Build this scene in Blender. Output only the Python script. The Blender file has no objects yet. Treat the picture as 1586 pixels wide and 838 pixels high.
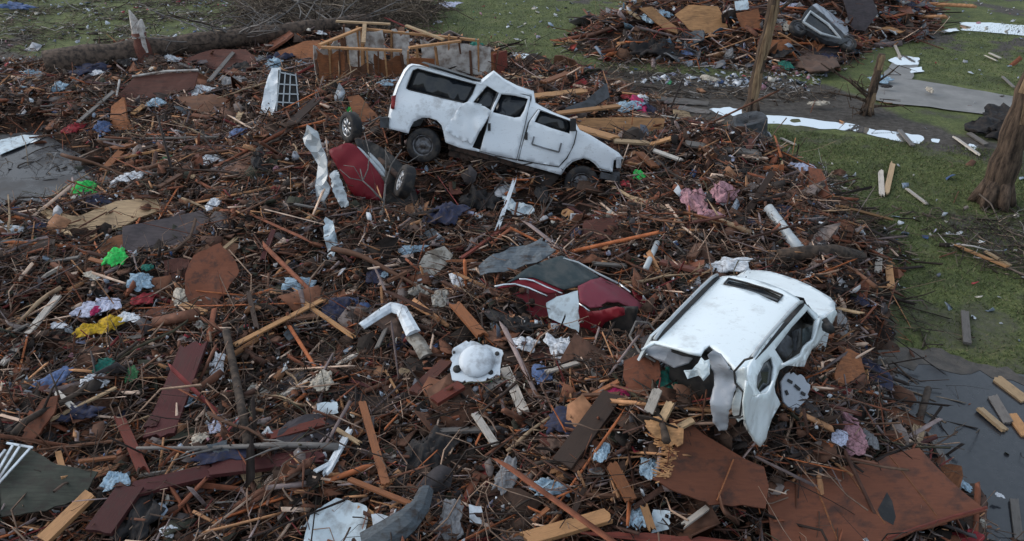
import bpy, bmesh, math, random
import numpy as np
from mathutils import Vector, Matrix
from mathutils.geometry import delaunay_2d_cdt

random.seed(7)
RS = np.random.RandomState(11)
R = math.radians
sc = bpy.context.scene
COL = sc.collection

# ------------------------------------------------------------------ camera, sky, sun, exposure
CAM_H, PITCH, FPX, CX, CY = 7.7, R(30), 1221.0, 793.0, 419.0
cam = bpy.data.cameras.new('camera'); camo = bpy.data.objects.new('camera', cam); COL.objects.link(camo)
camo.location = (0, 0, CAM_H); camo.rotation_euler = (R(90) - PITCH, 0, 0)
cam.sensor_width = 36; cam.lens = FPX / 1586 * 36; cam.clip_end = 2000; cam.clip_start = 0.1
sc.camera = camo
SUN_EL, SUN_AZ = R(30), R(-75)          # azimuth the light comes from, clockwise from +Y
w = bpy.data.worlds.new('World'); sc.world = w; w.use_nodes = True
nt = w.node_tree; nt.nodes.clear()
sky = nt.nodes.new('ShaderNodeTexSky'); sky.sky_type = 'NISHITA'; sky.sun_disc = False
sky.sun_elevation = SUN_EL; sky.sun_rotation = SUN_AZ
sky.air_density = 1.0; sky.dust_density = 5.0; sky.ozone_density = 1.0
hs = nt.nodes.new('ShaderNodeHueSaturation'); hs.inputs['Saturation'].default_value = 0.62; hs.inputs['Value'].default_value = 1.0
bg = nt.nodes.new('ShaderNodeBackground'); bg.inputs['Strength'].default_value = 0.10
wo = nt.nodes.new('ShaderNodeOutputWorld')
nt.links.new(sky.outputs[0], hs.inputs['Color']); veil = nt.nodes.new('ShaderNodeMix'); veil.data_type = 'RGBA'; veil.inputs[0].default_value = .62; veil.inputs[7].default_value = (4.6, 5.5, 6.5, 1)      # thin even cloud over the clear sky
nt.links.new(hs.outputs[0], veil.inputs[6]); nt.links.new(veil.outputs[2], bg.inputs['Color']); nt.links.new(bg.outputs[0], wo.inputs['Surface'])
sun = bpy.data.lights.new('sun', 'SUN'); sun.energy = 0.5; sun.angle = R(40); sun.color = (1, 0.97, 0.94)
suno = bpy.data.objects.new('sun', sun); COL.objects.link(suno)
sd = Vector((math.sin(SUN_AZ) * math.cos(SUN_EL), math.cos(SUN_AZ) * math.cos(SUN_EL), math.sin(SUN_EL)))
suno.rotation_euler = sd.to_track_quat('Z', 'Y').to_euler(); suno.location = sd * 50
sc.view_settings.view_transform = 'Standard'; sc.view_settings.look = 'None'
sc.view_settings.exposure = 0.84; sc.view_settings.gamma = 1.0; sc.view_settings.use_curve_mapping = False

# ------------------------------------------------------------------ measuring helpers (photo pixel <-> place)
FW = Vector((0, math.cos(PITCH), -math.sin(PITCH))); UP = Vector((0, math.sin(PITCH), math.cos(PITCH))); RT = Vector((1, 0, 0))
C0 = Vector((0, 0, CAM_H))
def ray(x, y): return FW + RT * ((x - CX) / FPX) + UP * ((CY - y) / FPX)
def at(x, y, d): return C0 + ray(x, y) * d
def on_z(x, y, z=0.0):
    r = ray(x, y); return C0 + r * ((z - CAM_H) / r.z)
def on_plane(x, y, o, n):
    r = ray(x, y); return C0 + r * ((o - C0).dot(n) / r.dot(n))
def proj(p):
    q = Vector(p) - C0; d = q.dot(FW)
    return CX + FPX * q.x / d, CY - FPX * q.dot(UP) / d, d

# ------------------------------------------------------------------ noise and the height of the rubble
_P = RS.randint(0, 2**31, 65536)
def vnoise(x, y, s=0):
    x = np.asarray(x, float); y = np.asarray(y, float)
    xi = np.floor(x).astype(np.int64); yi = np.floor(y).astype(np.int64); fx = x - xi; fy = y - yi
    fx = fx * fx * (3 - 2 * fx); fy = fy * fy * (3 - 2 * fy)
    def hsh(a, b): return (_P[(a * 7919 + b * 104729 + s * 31337) & 65535] & 0xffff) / 65535.0
    return ((hsh(xi, yi) * (1 - fx) + hsh(xi + 1, yi) * fx) * (1 - fy) + (hsh(xi, yi + 1) * (1 - fx) + hsh(xi + 1, yi + 1) * fx) * fy) * 2 - 1
def fbm(x, y, s=0, o=4):
    v = 0; a = 0.5; f = 1.0
    for i in range(o): v = v + a * vnoise(np.asarray(x) * f, np.asarray(y) * f, s + i); a *= .5; f *= 2.03
    return v
def px_poly(pts): return np.array([on_z(x, y)[:2] for x, y in pts])
def sdist(poly, X, Y):       # > 0 inside
    d2 = np.full(X.shape, 1e9); ins = np.zeros(X.shape, bool); n = len(poly)
    for i in range(n):
        ax, ay = poly[i]; bx, by = poly[(i + 1) % n]; ex, ey = bx - ax, by - ay
        t = np.clip(((X - ax) * ex + (Y - ay) * ey) / (ex * ex + ey * ey + 1e-12), 0, 1)
        d2 = np.minimum(d2, (X - ax - t * ex)**2 + (Y - ay - t * ey)**2)
        if abs(ey) > 1e-9:
            c = ((ay > Y) != (by > Y)) & (X < ex * (Y - ay) / ey + ax); ins ^= c
    d = np.sqrt(d2); return np.where(ins, d, -d)
DEBRIS = px_poly([(-500, 1300), (-420, 130), (60, 100), (250, 62), (420, 70), (560, 52), (700, 62), (790, 100), (880, 118), (1010, 160),
                  (1090, 205), (1190, 255), (1260, 285), (1330, 340), (1375, 400), (1385, 450), (1405, 520), (1352, 565), (1372, 640),
                  (1445, 720), (1500, 800), (1560, 900), (1600, 1300)])
SLAB = px_poly([(-260, 225), (60, 206), (150, 258), (135, 300), (70, 330), (-20, 362), (-260, 420)])
FARP = px_poly([(885, 66), (940, 30), (1050, 0), (1140, -40), (1400, -40), (1445, 30), (1425, 58), (1335, 72), (1300, 98), (1210, 108), (1090, 95), (960, 92)])
GX0, GY0, GS, GNX, GNY = -30.0, 3.0, 0.1, 600, 560
_gx = GX0 + GS * np.arange(GNX); _gy = GY0 + GS * np.arange(GNY)
_X, _Y = np.meshgrid(_gx, _gy)
def sstep(v, a, b): t = np.clip((v - a) / (b - a), 0, 1); return t * t * (3 - 2 * t)
_wob = 0.5 * fbm(_X * 0.9, _Y * 0.9, 3)
_sd = np.minimum(sdist(DEBRIS, _X, _Y) + _wob, -sdist(SLAB, _X, _Y) + _wob * .6)
_sf = sdist(FARP, _X, _Y) + _wob
_suv = np.exp(-(((_X - 2.0)**2 + (_Y - 7.6)**2) / 2.4))
HG = 0.85 * sstep(_sd, -0.2, 1.6) * (1 + .45 * fbm(_X * .45, _Y * .45, 9)) + sstep(_sd, -.1, .6) * (0.34 * fbm(_X * 1.25, _Y * 1.25, 5) + .06) + 0.62 * _suv * sstep(_sd, 0, 1)
HG = np.maximum(HG, 1.3 * sstep(_sf, -.2, 3.0) * (1 + .8 * fbm(_X * .6, _Y * .6, 19)))
_far = sstep(_Y, 20.5, 26); _lft = sstep(-_X, 6.5, 10) * sstep(_Y, 12, 16)
HG = HG * (1 - .35 * _far * (_sf < 0)) * (1 - .4 * _lft)
HG = np.maximum(HG, -0.05)
_dip = np.exp(-(((_X - 0.0) / 2.1)**4 + ((_Y - 14.75) / 0.85)**2)); HG = HG * (1 - .75 * _dip)   # the dark hollow under the van
_rc = on_z(545, 345, .9); _wc = on_z(520, 318, .9); _hc = on_z(445, 285, .9)
HG = HG + (_sd > 0) * (.40 * np.exp(-(((_X - 3.62) / .42)**2 + ((_Y - 7.35) / .8)**2)) + .35 * np.exp(-(((_X - 1.9) / .6)**2 + ((_Y - 6.95) / .3)**2)) + .52 * np.exp(-(((_X - _rc.x) / .55)**2 + ((_Y - _rc.y) / .35)**2)) + .4 * np.exp(-(((_X - _wc.x) / .35)**2 + ((_Y - _wc.y) / .4)**2)) + .5 * np.exp(-(((_X - _hc.x) / .9)**2 + ((_Y - _hc.y) / .9)**2)))
MASK = (1 - .55 * _dip) * np.maximum(sstep(_sd, -.5, .4), sstep(_sf, -.6, .5))
def bil(G, x, y):
    fx = np.clip((np.asarray(x, float) - GX0) / GS, 0, GNX - 1.001); fy = np.clip((np.asarray(y, float) - GY0) / GS, 0, GNY - 1.001)
    i = fx.astype(int); j = fy.astype(int); fx = fx - i; fy = fy - j
    return (G[j, i] * (1 - fx) + G[j, i + 1] * fx) * (1 - fy) + (G[j + 1, i] * (1 - fx) + G[j + 1, i + 1] * fx) * fy
def hgt(x, y): return float(max(0, bil(HG, x, y)))
def surf(x, y, lift=0.0):    # where the line of sight meets the rubble surface
    r = ray(x, y); t = 5.0
    tt = np.arange(5, 60, .03); px = r.x * tt; py = r.y * tt; pz = CAM_H + r.z * tt
    k = np.argmax(pz < np.maximum(0, bil(HG, px, py)) + lift)
    return C0 + r * float(tt[k] if k else (lift - CAM_H) / r.z)

# ------------------------------------------------------------------ materials
def rgb(c): return (c[0], c[1], c[2], 1)
def new_mat(name):
    m = bpy.data.materials.new(name); m.use_nodes = True; return m, m.node_tree, m.node_tree.nodes['Principled BSDF']
def ramp(nt, stops, interp='LINEAR'):
    r = nt.nodes.new('ShaderNodeValToRGB'); r.color_ramp.interpolation = interp
    e = r.color_ramp.elements
    while len(e) < len(stops): e.new(.5)
    for k, (p, c) in enumerate(stops): e[k].position = p; e[k].color = rgb(c)
    return r
def noise(nt, scale, detail=4, rough=.55, vec=None, mscale=None, coord='Object'):
    tc = nt.nodes.new('ShaderNodeTexCoord'); n = nt.nodes.new('ShaderNodeTexNoise'); n.inputs['Scale'].default_value = scale
    n.inputs['Detail'].default_value = detail; n.inputs['Roughness'].default_value = rough
    if mscale:
        mp = nt.nodes.new('ShaderNodeMapping'); mp.inputs['Scale'].default_value = mscale
        nt.links.new(tc.outputs[coord], mp.inputs[0]); nt.links.new(mp.outputs[0], n.inputs['Vector'])
    else: nt.links.new(tc.outputs[coord], n.inputs['Vector'])
    return n
def mixc(nt, fac, a, b, mode='MIX'):
    m = nt.nodes.new('ShaderNodeMix'); m.data_type = 'RGBA'; m.blend_type = mode
    for s, v in ((0, fac), (6, a), (7, b)):
        if hasattr(v, 'links') or hasattr(v, 'is_linked'): nt.links.new(v, m.inputs[s])
        else: m.inputs[s].default_value = v if s == 0 else rgb(v)
    return m.outputs[2]
def bump(nt, b, src, dist=.01, strength=.6):
    bp = nt.nodes.new('ShaderNodeBump'); bp.inputs['Strength'].default_value = strength; bp.inputs['Distance'].default_value = dist
    nt.links.new(src, bp.inputs['Height']); nt.links.new(bp.outputs[0], b.inputs['Normal'])
MC = {}
def wood(name, c, dirt=(.035, .026, .022), grime=.5, rough=.75, grain=(.62, 1.2)):
    if name in MC: return MC[name]
    m, nt, b = new_mat(name)
    g = noise(nt, 3.0, 5, .6, mscale=(1, 14, 14)); d = noise(nt, 5.5, 4, .65, coord='Generated'); oi = nt.nodes.new('ShaderNodeObjectInfo')
    gr = ramp(nt, [(.3, tuple(v * grain[0] for v in c)), (.7, tuple(min(1, v * grain[1]) for v in c))]); nt.links.new(g.outputs[0], gr.inputs[0])
    dr = ramp(nt, [(.5, (0, 0, 0)), (.68, (grime, grime, grime))]); nt.links.new(d.outputs[0], dr.inputs[0])
    o = mixc(nt, dr.outputs[0], gr.outputs[0], dirt)
    hv = nt.nodes.new('ShaderNodeHueSaturation'); mr = nt.nodes.new('ShaderNodeMapRange'); mr.inputs[3].default_value = .72; mr.inputs[4].default_value = 1.25
    nt.links.new(oi.outputs['Random'], mr.inputs[0]); nt.links.new(mr.outputs[0], hv.inputs['Value']); nt.links.new(o, hv.inputs['Color'])
    nt.links.new(hv.outputs[0], b.inputs['Base Color']); b.inputs['Roughness'].default_value = rough; b.inputs['Specular IOR Level'].default_value = .3
    bump(nt, b, g.outputs[0], .006, .5); MC[name] = m; return m
def plain(name, c, rough=.6, c2=None, scale=6, lo=.45, hi=.6, spec=.4, metal=0, bmp=0, coord='Object', coat=0):
    if name in MC: return MC[name]
    m, nt, b = new_mat(name); n = noise(nt, scale, 5, .6, coord=coord)
    c2 = c2 or tuple(v * .6 for v in c)
    r = ramp(nt, [(lo, c), (hi, c2)]); nt.links.new(n.outputs[0], r.inputs[0]); nt.links.new(r.outputs[0], b.inputs['Base Color'])
    b.inputs['Roughness'].default_value = rough; b.inputs['Specular IOR Level'].default_value = spec; b.inputs['Metallic'].default_value = metal
    b.inputs['Coat Weight'].default_value = coat
    if bmp: bump(nt, b, n.outputs[0], bmp, .6)
    MC[name] = m; return m
def paint(name, c, dirt=(.13, .10, .08), amount=.5, scale=2.2, rough=.32, coat=.25):   # car paint with mud smears and fine scratches
    if name in MC: return MC[name]
    m, nt, b = new_mat(name)
    n = noise(nt, scale, 7, .72); r = ramp(nt, [(.56, (0, 0, 0)), (.76, (amount,) * 3)]); nt.links.new(n.outputs[0], r.inputs[0])
    s = noise(nt, 9, 6, .8, mscale=(1, 1, 5)); rs = ramp(nt, [(.6, (0, 0, 0)), (.66, (amount * .8,) * 3)]); nt.links.new(s.outputs[0], rs.inputs[0])
    o = mixc(nt, r.outputs[0], c, dirt); o2 = mixc(nt, rs.outputs[0], o, tuple(v * .8 for v in dirt))
    nt.links.new(o2, b.inputs['Base Color']); b.inputs['Roughness'].default_value = rough; b.inputs['Coat Weight'].default_value = coat; b.inputs['Specular IOR Level'].default_value = .5 if coat else .2; b.inputs['Coat Roughness'].default_value = .2
    bump(nt, b, n.outputs[0], .01, .25); MC[name] = m; return m
def island(name, stops, rough=.8, detail=7):       # one colour per loose piece
    if name in MC: return MC[name]
    m, nt, b = new_mat(name); ge = nt.nodes.new('ShaderNodeNewGeometry'); r = ramp(nt, stops, 'CONSTANT'); nt.links.new(ge.outputs['Random Per Island'], r.inputs[0])
    n = noise(nt, detail, 4, .6); rr = ramp(nt, [(.3, (.55, .55, .55)), (.7, (1.25, 1.25, 1.25))]); nt.links.new(n.outputs[0], rr.inputs[0])
    o = mixc(nt, 1.0, r.outputs[0], rr.outputs[0], 'MULTIPLY'); nt.links.new(o, b.inputs['Base Color'])
    b.inputs['Roughness'].default_value = rough; b.inputs['Specular IOR Level'].default_value = .3; MC[name] = m; return m
M = dict(
    white_paint=paint('white_paint', (.77, .835, .86), amount=.5), van_paint=paint('van_paint', (.72, .76, .80), (.17, .14, .12), amount=.72, scale=1.9),
    grey_paint=paint('grey_paint', (.30, .32, .36)), red_paint=paint('red_paint', (.16, .012, .020), (.085, .04, .036), .6, 2.5, .5, 0),
    rose_paint=paint('rose_paint', (.17, .030, .046), (.11, .07, .066), .6, 3, .5, 0), silver=paint('silver', (.40, .43, .45), (.10, .085, .075), .95, 5),
    glass=plain('glass', (.012, .015, .02), .12, (.03, .03, .03), 3, spec=.5), dusty_glass=plain('dusty_glass', (.036, .050, .054), .5, (.070, .076, .074), 3, spec=.15),
    rubber=plain('rubber', (.014, .014, .016), .8, (.05, .042, .036), 7), black=plain('black', (.012, .012, .013), .65, (.035, .03, .028), 6),
    alloy=plain('alloy', (.5, .52, .55), .35, (.25, .24, .23), 9, metal=.6), steel=plain('steel', (.16, .16, .17), .5, (.07, .06, .055), 8, metal=.5),
    chrome=plain('chrome', (.75, .77, .8), .22, (.5, .5, .5), 8, metal=.85), rust=plain('rust', (.10, .06, .045), .8, (.03, .024, .02), 8),
    dark_grey=plain('dark_grey', (.05, .053, .06), .55, (.025, .025, .026), 5), grey=plain('grey', (.17, .18, .20), .6, (.09, .09, .09), 5),
    lamp_red=plain('lamp_red', (.25, .01, .01), .25), lamp_clear=plain('lamp_clear', (.35, .37, .4), .15),
    plastic_white=plain('plastic_white', (.60, .65, .70), .45, (.22, .22, .23), 6, .46, .74, bmp=.01), drywall=plain('drywall', (.55, .52, .49), .8, (.22, .17, .14), 4, .42, .66),
    pale_blue=plain('pale_blue', (.50, .58, .63), .5, (.20, .20, .20), 6, .48, .72), 
    tan=wood('tan', (.40, .21, .095), grime=.35), pine=wood('pine', (.42, .29, .17), grime=.4), orange=wood('orange', (.25, .095, .040), grime=.45),
    brown=wood('brown', (.13, .060, .034)), dark_brown=wood('dark_brown', (.05, .030, .022)), maroon=wood('maroon', (.065, .015, .015)), red_wood=wood('red_wood', (.15, .034, .022)),
    grey_wood=wood('grey_wood', (.16, .145, .135)), pale_wood=wood('pale_wood', (.48, .43, .38), grime=.55), bluegrey=wood('bluegrey', (.085, .10, .115), grime=.9), olive=wood('olive', (.050, .054, .042), grime=.7),
    rust_board=wood('rust_board', (.160, .054, .028), (.050, .026, .020), .85, grain=(.86, 1.08)), redbrown=wood('redbrown', (.115, .040, .028), (.04, .022, .018), .5), slate=wood('slate', (.065, .052, .056), (.03, .026, .026), .5),
    bark=plain('bark', (.075, .052, .038), .9, (.022, .016, .013), 9, .4, .62, bmp=.03), bare_wood=plain('bare_wood', (.34, .24, .15), .8, (.16, .09, .05), 6, .45, .65, bmp=.01),
    trunk_bark=plain('trunk_bark', (.115, .080, .060), .9, (.03, .022, .018), 7, .4, .62, bmp=.05),
    insul_pink=plain('insul_pink', (.42, .22, .25), .95, (.22, .12, .13), 9, bmp=.03), insul_grey=plain('insul_grey', (.30, .28, .25), .95, (.13, .11, .09), 7, bmp=.03),
)
def stretched(name, c, c2, ms, sc_):
    m, nt, b = new_mat(name); n = noise(nt, sc_, 6, .68, mscale=ms); r = ramp(nt, [(.36, c2), (.56, c), (.72, tuple(v * 1.6 for v in c))]); nt.links.new(n.outputs[0], r.inputs[0]); nt.links.new(r.outputs[0], b.inputs['Base Color'])
    b.inputs['Roughness'].default_value = .9; b.inputs['Specular IOR Level'].default_value = .2; bump(nt, b, n.outputs[0], .06, .9); return m
M['standing_bark'] = stretched('standing_bark', (.105, .072, .052), (.022, .016, .013), (1, 1, .16), 11)
M['torn_bark'] = stretched('torn_bark', (.27, .185, .11), (.10, .06, .038), (1, 1, .10), 14)
for nm, c in dict(white=(.66, .68, .72), lavender=(.50, .52, .66), blue=(.09, .14, .28), navy=(.02, .025, .06), black=(.012, .012, .014), red=(.30, .02, .03), pink=(.5, .12, .2), green=(.03, .55, .10), teal=(.01, .16, .12),
                  yellow=(.55, .34, .015), grey=(.2, .2, .21), sky=(.30, .42, .52), brown=(.10, .06, .045), leaf=(.03, .14, .05), magenta=(.42, .01, .10), cream=(.5, .44, .36)).items():
    M['c_' + nm] = plain(nm + '_cloth', c, .85, tuple(v * .45 + q * .4 for v, q in zip(c, (.07, .05, .04))), 9, .42, .62)

# ------------------------------------------------------------------ object helpers
def link(name, me, mat, parent=None, smooth=False):
    o = bpy.data.objects.new(name, me); COL.objects.link(o)
    if mat is not None and not me.materials: me.materials.append(mat)
    if smooth: me.shade_smooth()
    if parent is not None: o.parent = parent
    return o
TODO = []                    # things whose labels are settled once all of them stand
def tag(o, label, cat, group=None, kind=None):
    o['label'] = label; o['category'] = cat
    if group: o['group'] = group
    if kind: o['kind'] = kind
    return o
def thing(name, label, cat, loc, group=None):
    o = bpy.data.objects.new(name, None); COL.objects.link(o); o.location = loc; o.empty_display_size = .3
    return tag(o, label, cat, group)
def mesh_np(name, V, F):     # V (n,3); F list of index arrays, each (m,k)
    me = bpy.data.meshes.new(name); V = np.asarray(V, np.float32).reshape(-1, 3)
    me.vertices.add(len(V)); me.vertices.foreach_set('co', V.ravel())
    F = [np.asarray(f, np.int32) for f in F if len(f)]
    loops = np.concatenate([f.ravel() for f in F]); tot = np.concatenate([np.full(len(f), f.shape[1], np.int32) for f in F])
    st = np.concatenate([[0], np.cumsum(tot)[:-1]]).astype(np.int32)
    me.loops.add(len(loops)); me.loops.foreach_set('vertex_index', loops)
    me.polygons.add(len(tot)); me.polygons.foreach_set('loop_start', st); me.polygons.foreach_set('loop_total', tot)
    me.update(calc_edges=True); me.validate(); return me
def rounded(pts, m=4):       # smooth closed curve through the points
    n = len(pts); r = []
    for i in range(n):
        p0, p1, p2, p3 = [Vector(pts[(i + k - 1) % n]) for k in range(4)]
        for k in range(m):
            t = k / m; q = .5 * ((2 * p1) + (p2 - p0) * t + (2 * p0 - 5 * p1 + 4 * p2 - p3) * t * t + (3 * p1 - p0 - 3 * p2 + p3) * t**3); r.append((q.x, q.y))
    return r
class MB:
    def __init__(s): s.v = []; s.f = []
    def add(s, vs, fs):
        k = len(s.v); s.v += [Vector(v) for v in vs]; s.f += [tuple(i + k for i in f) for f in fs]; return s
    def quadbox(s, o, a, b, c):          # box from a corner and three edge vectors
        o, a, b, c = map(Vector, (o, a, b, c))
        return s.add([o, o + a, o + a + b, o + b, o + c, o + a + c, o + a + b + c, o + b + c], [(0, 3, 2, 1), (4, 5, 6, 7), (0, 1, 5, 4), (1, 2, 6, 5), (2, 3, 7, 6), (3, 0, 4, 7)])
    def bar(s, p, q, w, t, up=(0, 0, 1)):
        p, q = Vector(p), Vector(q); d = (q - p).normalized(); sd_ = d.cross(Vector(up))
        if sd_.length < 1e-3: sd_ = d.cross(Vector((1, 0, 0)))
        sd_.normalize(); n = sd_.cross(d)
        return s.quadbox(p - sd_ * w / 2 - n * t / 2, q - p, sd_ * w, n * t)
    def tube(s, pts, rad, n=8, cap=True):
        pts = [Vector(p) for p in pts]; k = len(s.v); prev = None
        for i, p in enumerate(pts):
            d = (pts[min(i + 1, len(pts) - 1)] - pts[max(i - 1, 0)]).normalized()
            a = d.cross(Vector((0, 0, 1))) if prev is None else prev - d * prev.dot(d)
            if a.length < 1e-3: a = d.cross(Vector((1, 0, 0)))
            a.normalize(); prev = a; b = d.cross(a); r = rad[i] if hasattr(rad, '__len__') else rad
            for j in range(n):
                t = 2 * math.pi * j / n; s.v.append(p + (a * math.cos(t) + b * math.sin(t)) * r)
        for i in range(len(pts) - 1):
            for j in range(n): s.f.append((k + i * n + j, k + i * n + (j + 1) % n, k + (i + 1) * n + (j + 1) % n, k + (i + 1) * n + j))
        if cap: s.f.append(tuple(k + j for j in reversed(range(n)))); s.f.append(tuple(k + (len(pts) - 1) * n + j for j in range(n)))
        return s
    def lathe(s, prof, o, ax, n=28):     # prof: (radius, along axis)
        o, ax = Vector(o), Vector(ax).normalized(); a = ax.orthogonal().normalized(); b = ax.cross(a); k = len(s.v); m = len(prof)
        for j in range(n):
            t = 2 * math.pi * j / n; e = a * math.cos(t) + b * math.sin(t)
            for r, h in prof: s.v.append(o + e * r + ax * h)
        for j in range(n):
            for i in range(m - 1): s.f.append((k + j * m + i, k + ((j + 1) % n) * m + i, k + ((j + 1) % n) * m + i + 1, k + j * m + i + 1))
        return s
    def build(s, name, mat, parent=None, smooth=False, origin=None):
        me = bpy.data.meshes.new(name); off = Vector(origin) if origin is not None else (Vector(parent.location) if parent is not None and parent.type == 'EMPTY' else (ROOT.get(parent.name, Vector()) if parent is not None else Vector()))
        me.from_pydata([v - off for v in s.v], [], s.f); me.update()
        o = link(name, me, mat, parent, smooth)
        if parent is not None: ROOT[o.name] = off
        elif origin is not None: o.location = off; ROOT[o.name] = off
        return o
ROOT = {}
def inside(p, poly):
    x, y = p; c = False; n = len(poly)
    for i in range(n):
        ax, ay = poly[i]; bx, by = poly[(i + 1) % n]
        if (ay > y) != (by > y) and x < (bx - ax) * (y - ay) / (by - ay) + ax: c = not c
    return c
def edges_sub(poly, step, jit=0.0):
    out = []; n = len(poly)
    for i in range(n):
        a, b = Vector(poly[i]), Vector(poly[(i + 1) % n]); m = max(1, int((b - a).length / step)); nn = Vector((-(b - a).y, (b - a).x)).normalized() if (b - a).length > 1e-6 else Vector((0, 0))
        for k in range(m): out.append(a + (b - a) * (k / m) + (nn * random.uniform(-jit, jit) if jit else Vector((0, 0))))
    return out
def tri2d(outline, holes, step, jit=0.0):
    loops = [edges_sub(outline, step, jit)] + [edges_sub(h, step) for h in holes]
    V = []; E = []
    for L in loops:
        k = len(V); V += L; E += [(k + i, k + (i + 1) % len(L)) for i in range(len(L))]
    xs = [p[0] for p in outline]; ys = [p[1] for p in outline]
    y = min(ys) + step / 2; r = 0
    while y < max(ys):
        x = min(xs) + (step / 2 if r % 2 else step)
        while x < max(xs):
            q = Vector((x + random.uniform(-.2, .2) * step, y + random.uniform(-.2, .2) * step))
            if inside(q, outline) and not any(inside(q, h) for h in holes) and min((q - e).length for L in loops for e in L) > step * .45: V.append(q)
            x += step
        y += step * .87; r += 1
    v2, e2, f2, *_ = delaunay_2d_cdt(V, E, [], 0, 1e-5)
    fs = []
    for f in f2:
        c = (v2[f[0]] + v2[f[1]] + v2[f[2]]) / 3
        if inside(c, outline) and not any(inside(c, h) for h in holes): fs.append(tuple(f))
    return v2, fs
def sheet(mb, o, u, v, outline, holes=(), step=.1, thick=.012, disp=None, jit=0.0):
    """a sheet of real thickness: outline in metres along u, v from o; disp(a, b) lifts it along the normal u x v"""
    n = u.cross(v).normalized(); V2, fs = tri2d(outline, holes, step, jit)
    top = [o + u * p[0] + v * p[1] + n * (disp(p[0], p[1]) if disp else 0) for p in V2]
    k = len(top); cnt = {}; F = []
    for f in fs:
        a, b, c = V2[f[0]], V2[f[1]], V2[f[2]]
        if (b - a).cross(c - a) < 0: f = (f[0], f[2], f[1])
        F.append(f); F.append(tuple(k + i for i in reversed(f)))
        for i in range(3): e = (f[i], f[(i + 1) % 3]); cnt[e] = 1
    for (a, b) in list(cnt):
        if (b, a) not in cnt: F.append((b, a, k + a, k + b))
    mb.add(top + [p - n * thick for p in top], F); return mb
def px_uv(pts, o, u, v, n):
    r = []
    for x, y in pts:
        p = on_plane(x, y, o, n) - o; r.append((p.dot(u), p.dot(v)))
    return r
def dent(seed, amp, sc_=1.5):
    return lambda a, b: amp * float(fbm(a * sc_ + seed * 3.7, b * sc_, seed, 3))
def wheel(parent, c, ax, rad, width, rimmat, spokes=0):
    ax = Vector(ax).normalized(); c = Vector(c); rr = rad * .62
    hub = MB().lathe([(.001, width * .30), (rad * .16, width * .30), (rad * .2, width * .2), (rad * .2, -width * .3), (.001, -width * .3)], c, ax, 16).build('wheel', M['steel'], parent, True)
    MB().lathe([(rr, -width / 2), (rr * 1.08, -width * .53), (rad * .93, -width * .5), (rad, -width * .36), (rad, width * .36), (rad * .93, width * .5), (rr * 1.08, width * .53), (rr, width / 2), (rr, -width / 2)], c, ax, 36).build('tyre', M['rubber'], hub, True)
    m = MB().lathe([(rr, -width * .45), (rr * 1.0, width * .46), (rr * .9, width * .44), (rr * .84, width * .20), (rr * .84, -width * .45)], c, ax, 32)
    if spokes:
        a = ax.orthogonal().normalized(); b = ax.cross(a)
        for k in range(spokes):
            t = 2 * math.pi * k / spokes; e = a * math.cos(t) + b * math.sin(t)
            m.bar(c + e * rad * .1 + ax * width * .36, c + e * rr * .93 + ax * width * .36, rr * .30, .03, ax)
    else: m.lathe([(rr * .86, width * .1), (rr * .74, width * .30), (rr * .5, width * .16), (rr * .34, width * .22), (.001, width * .22)], c, ax, 28)
    m.build('rim', rimmat, hub, True)
    return hub
# ------------------------------------------------------------------ ground, rubble base, water, paths
def grid_axis(a, b, s, far):
    c = list(np.arange(a, b + 1e-6, s)); lo, hi = [], []; d = s; x = a
    while x > -far: d *= 1.35; x -= d; lo.append(x)
    d = s; x = b
    while x < far: d *= 1.35; x += d; hi.append(x)
    return np.array(lo[::-1] + c + hi)
gx = grid_axis(-28, 29, .2, 400); gy = grid_axis(3.2, 50, .2, 400)
X, Y = np.meshgrid(gx, gy); Z = 0.035 * fbm(X * .5, Y * .5, 40) * ((np.abs(X) < 60) & (Y < 80)) + .012 * fbm(X * 3, Y * 3, 42)
nx, ny = len(gx), len(gy); idx = np.arange(nx * ny).reshape(ny, nx)
F = np.stack([idx[:-1, :-1], idx[:-1, 1:], idx[1:, 1:], idx[1:, :-1]], -1).reshape(-1, 4)
me = mesh_np('ground', np.stack([X, Y, Z - .03], -1), [F])
MUD = [px_poly(p) for p in ([(1020, 150), (1100, 120), (1290, 130), (1420, 185), (1600, 235), (1600, 275), (1400, 215), (1180, 178), (1110, 205)],
                            [(700, 95), (1000, 110), (1230, 118), (1290, 150), (1180, 180), (1010, 160)], [(1440, 330), (1600, 345), (1600, 420), (1540, 395)],
                            [(-600, 90), (60, 110), (420, 75), (640, 40), (650, -10), (500, 10), (300, 60), (100, 85), (-600, 60)])]
mud = np.zeros(X.shape)
for p in MUD: mud = np.maximum(mud, sstep(sdist(p, X, Y) + .7 * fbm(X * .8, Y * .8, 50), -.5, .8))
near = (X > GX0) & (X < GX0 + GS * (GNX - 1)) & (Y > GY0) & (Y < GY0 + GS * (GNY - 1))
mud = np.maximum(mud, np.where(near, bil(MASK, X, Y), 0)); mud = np.maximum(mud, (.4 + .35 * (Y > 24)) * sstep(fbm(X * .35, Y * .35, 60) + .5 * fbm(X * 2, Y * 2, 61), .15, .45))
at_ = me.color_attributes.new('mud', 'FLOAT_COLOR', 'POINT'); cv = np.ones((nx * ny, 4), np.float32); cv[:, :3] = mud.reshape(-1, 1); at_.data.foreach_set('color', cv.ravel())
m, nt, b = new_mat('lawn_and_mud'); ca = nt.nodes.new('ShaderNodeVertexColor'); ca.layer_name = 'mud'
n1 = noise(nt, .9, 8, .72); n2 = noise(nt, 6, 5, .7); n3 = noise(nt, 40, 3, .7)
gr = ramp(nt, [(.30, (.052, .056, .028)), (.45, (.082, .100, .038)), (.58, (.118, .136, .050)), (.7, (.15, .145, .075))]); nt.links.new(n1.outputs[0], gr.inputs[0])
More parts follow.
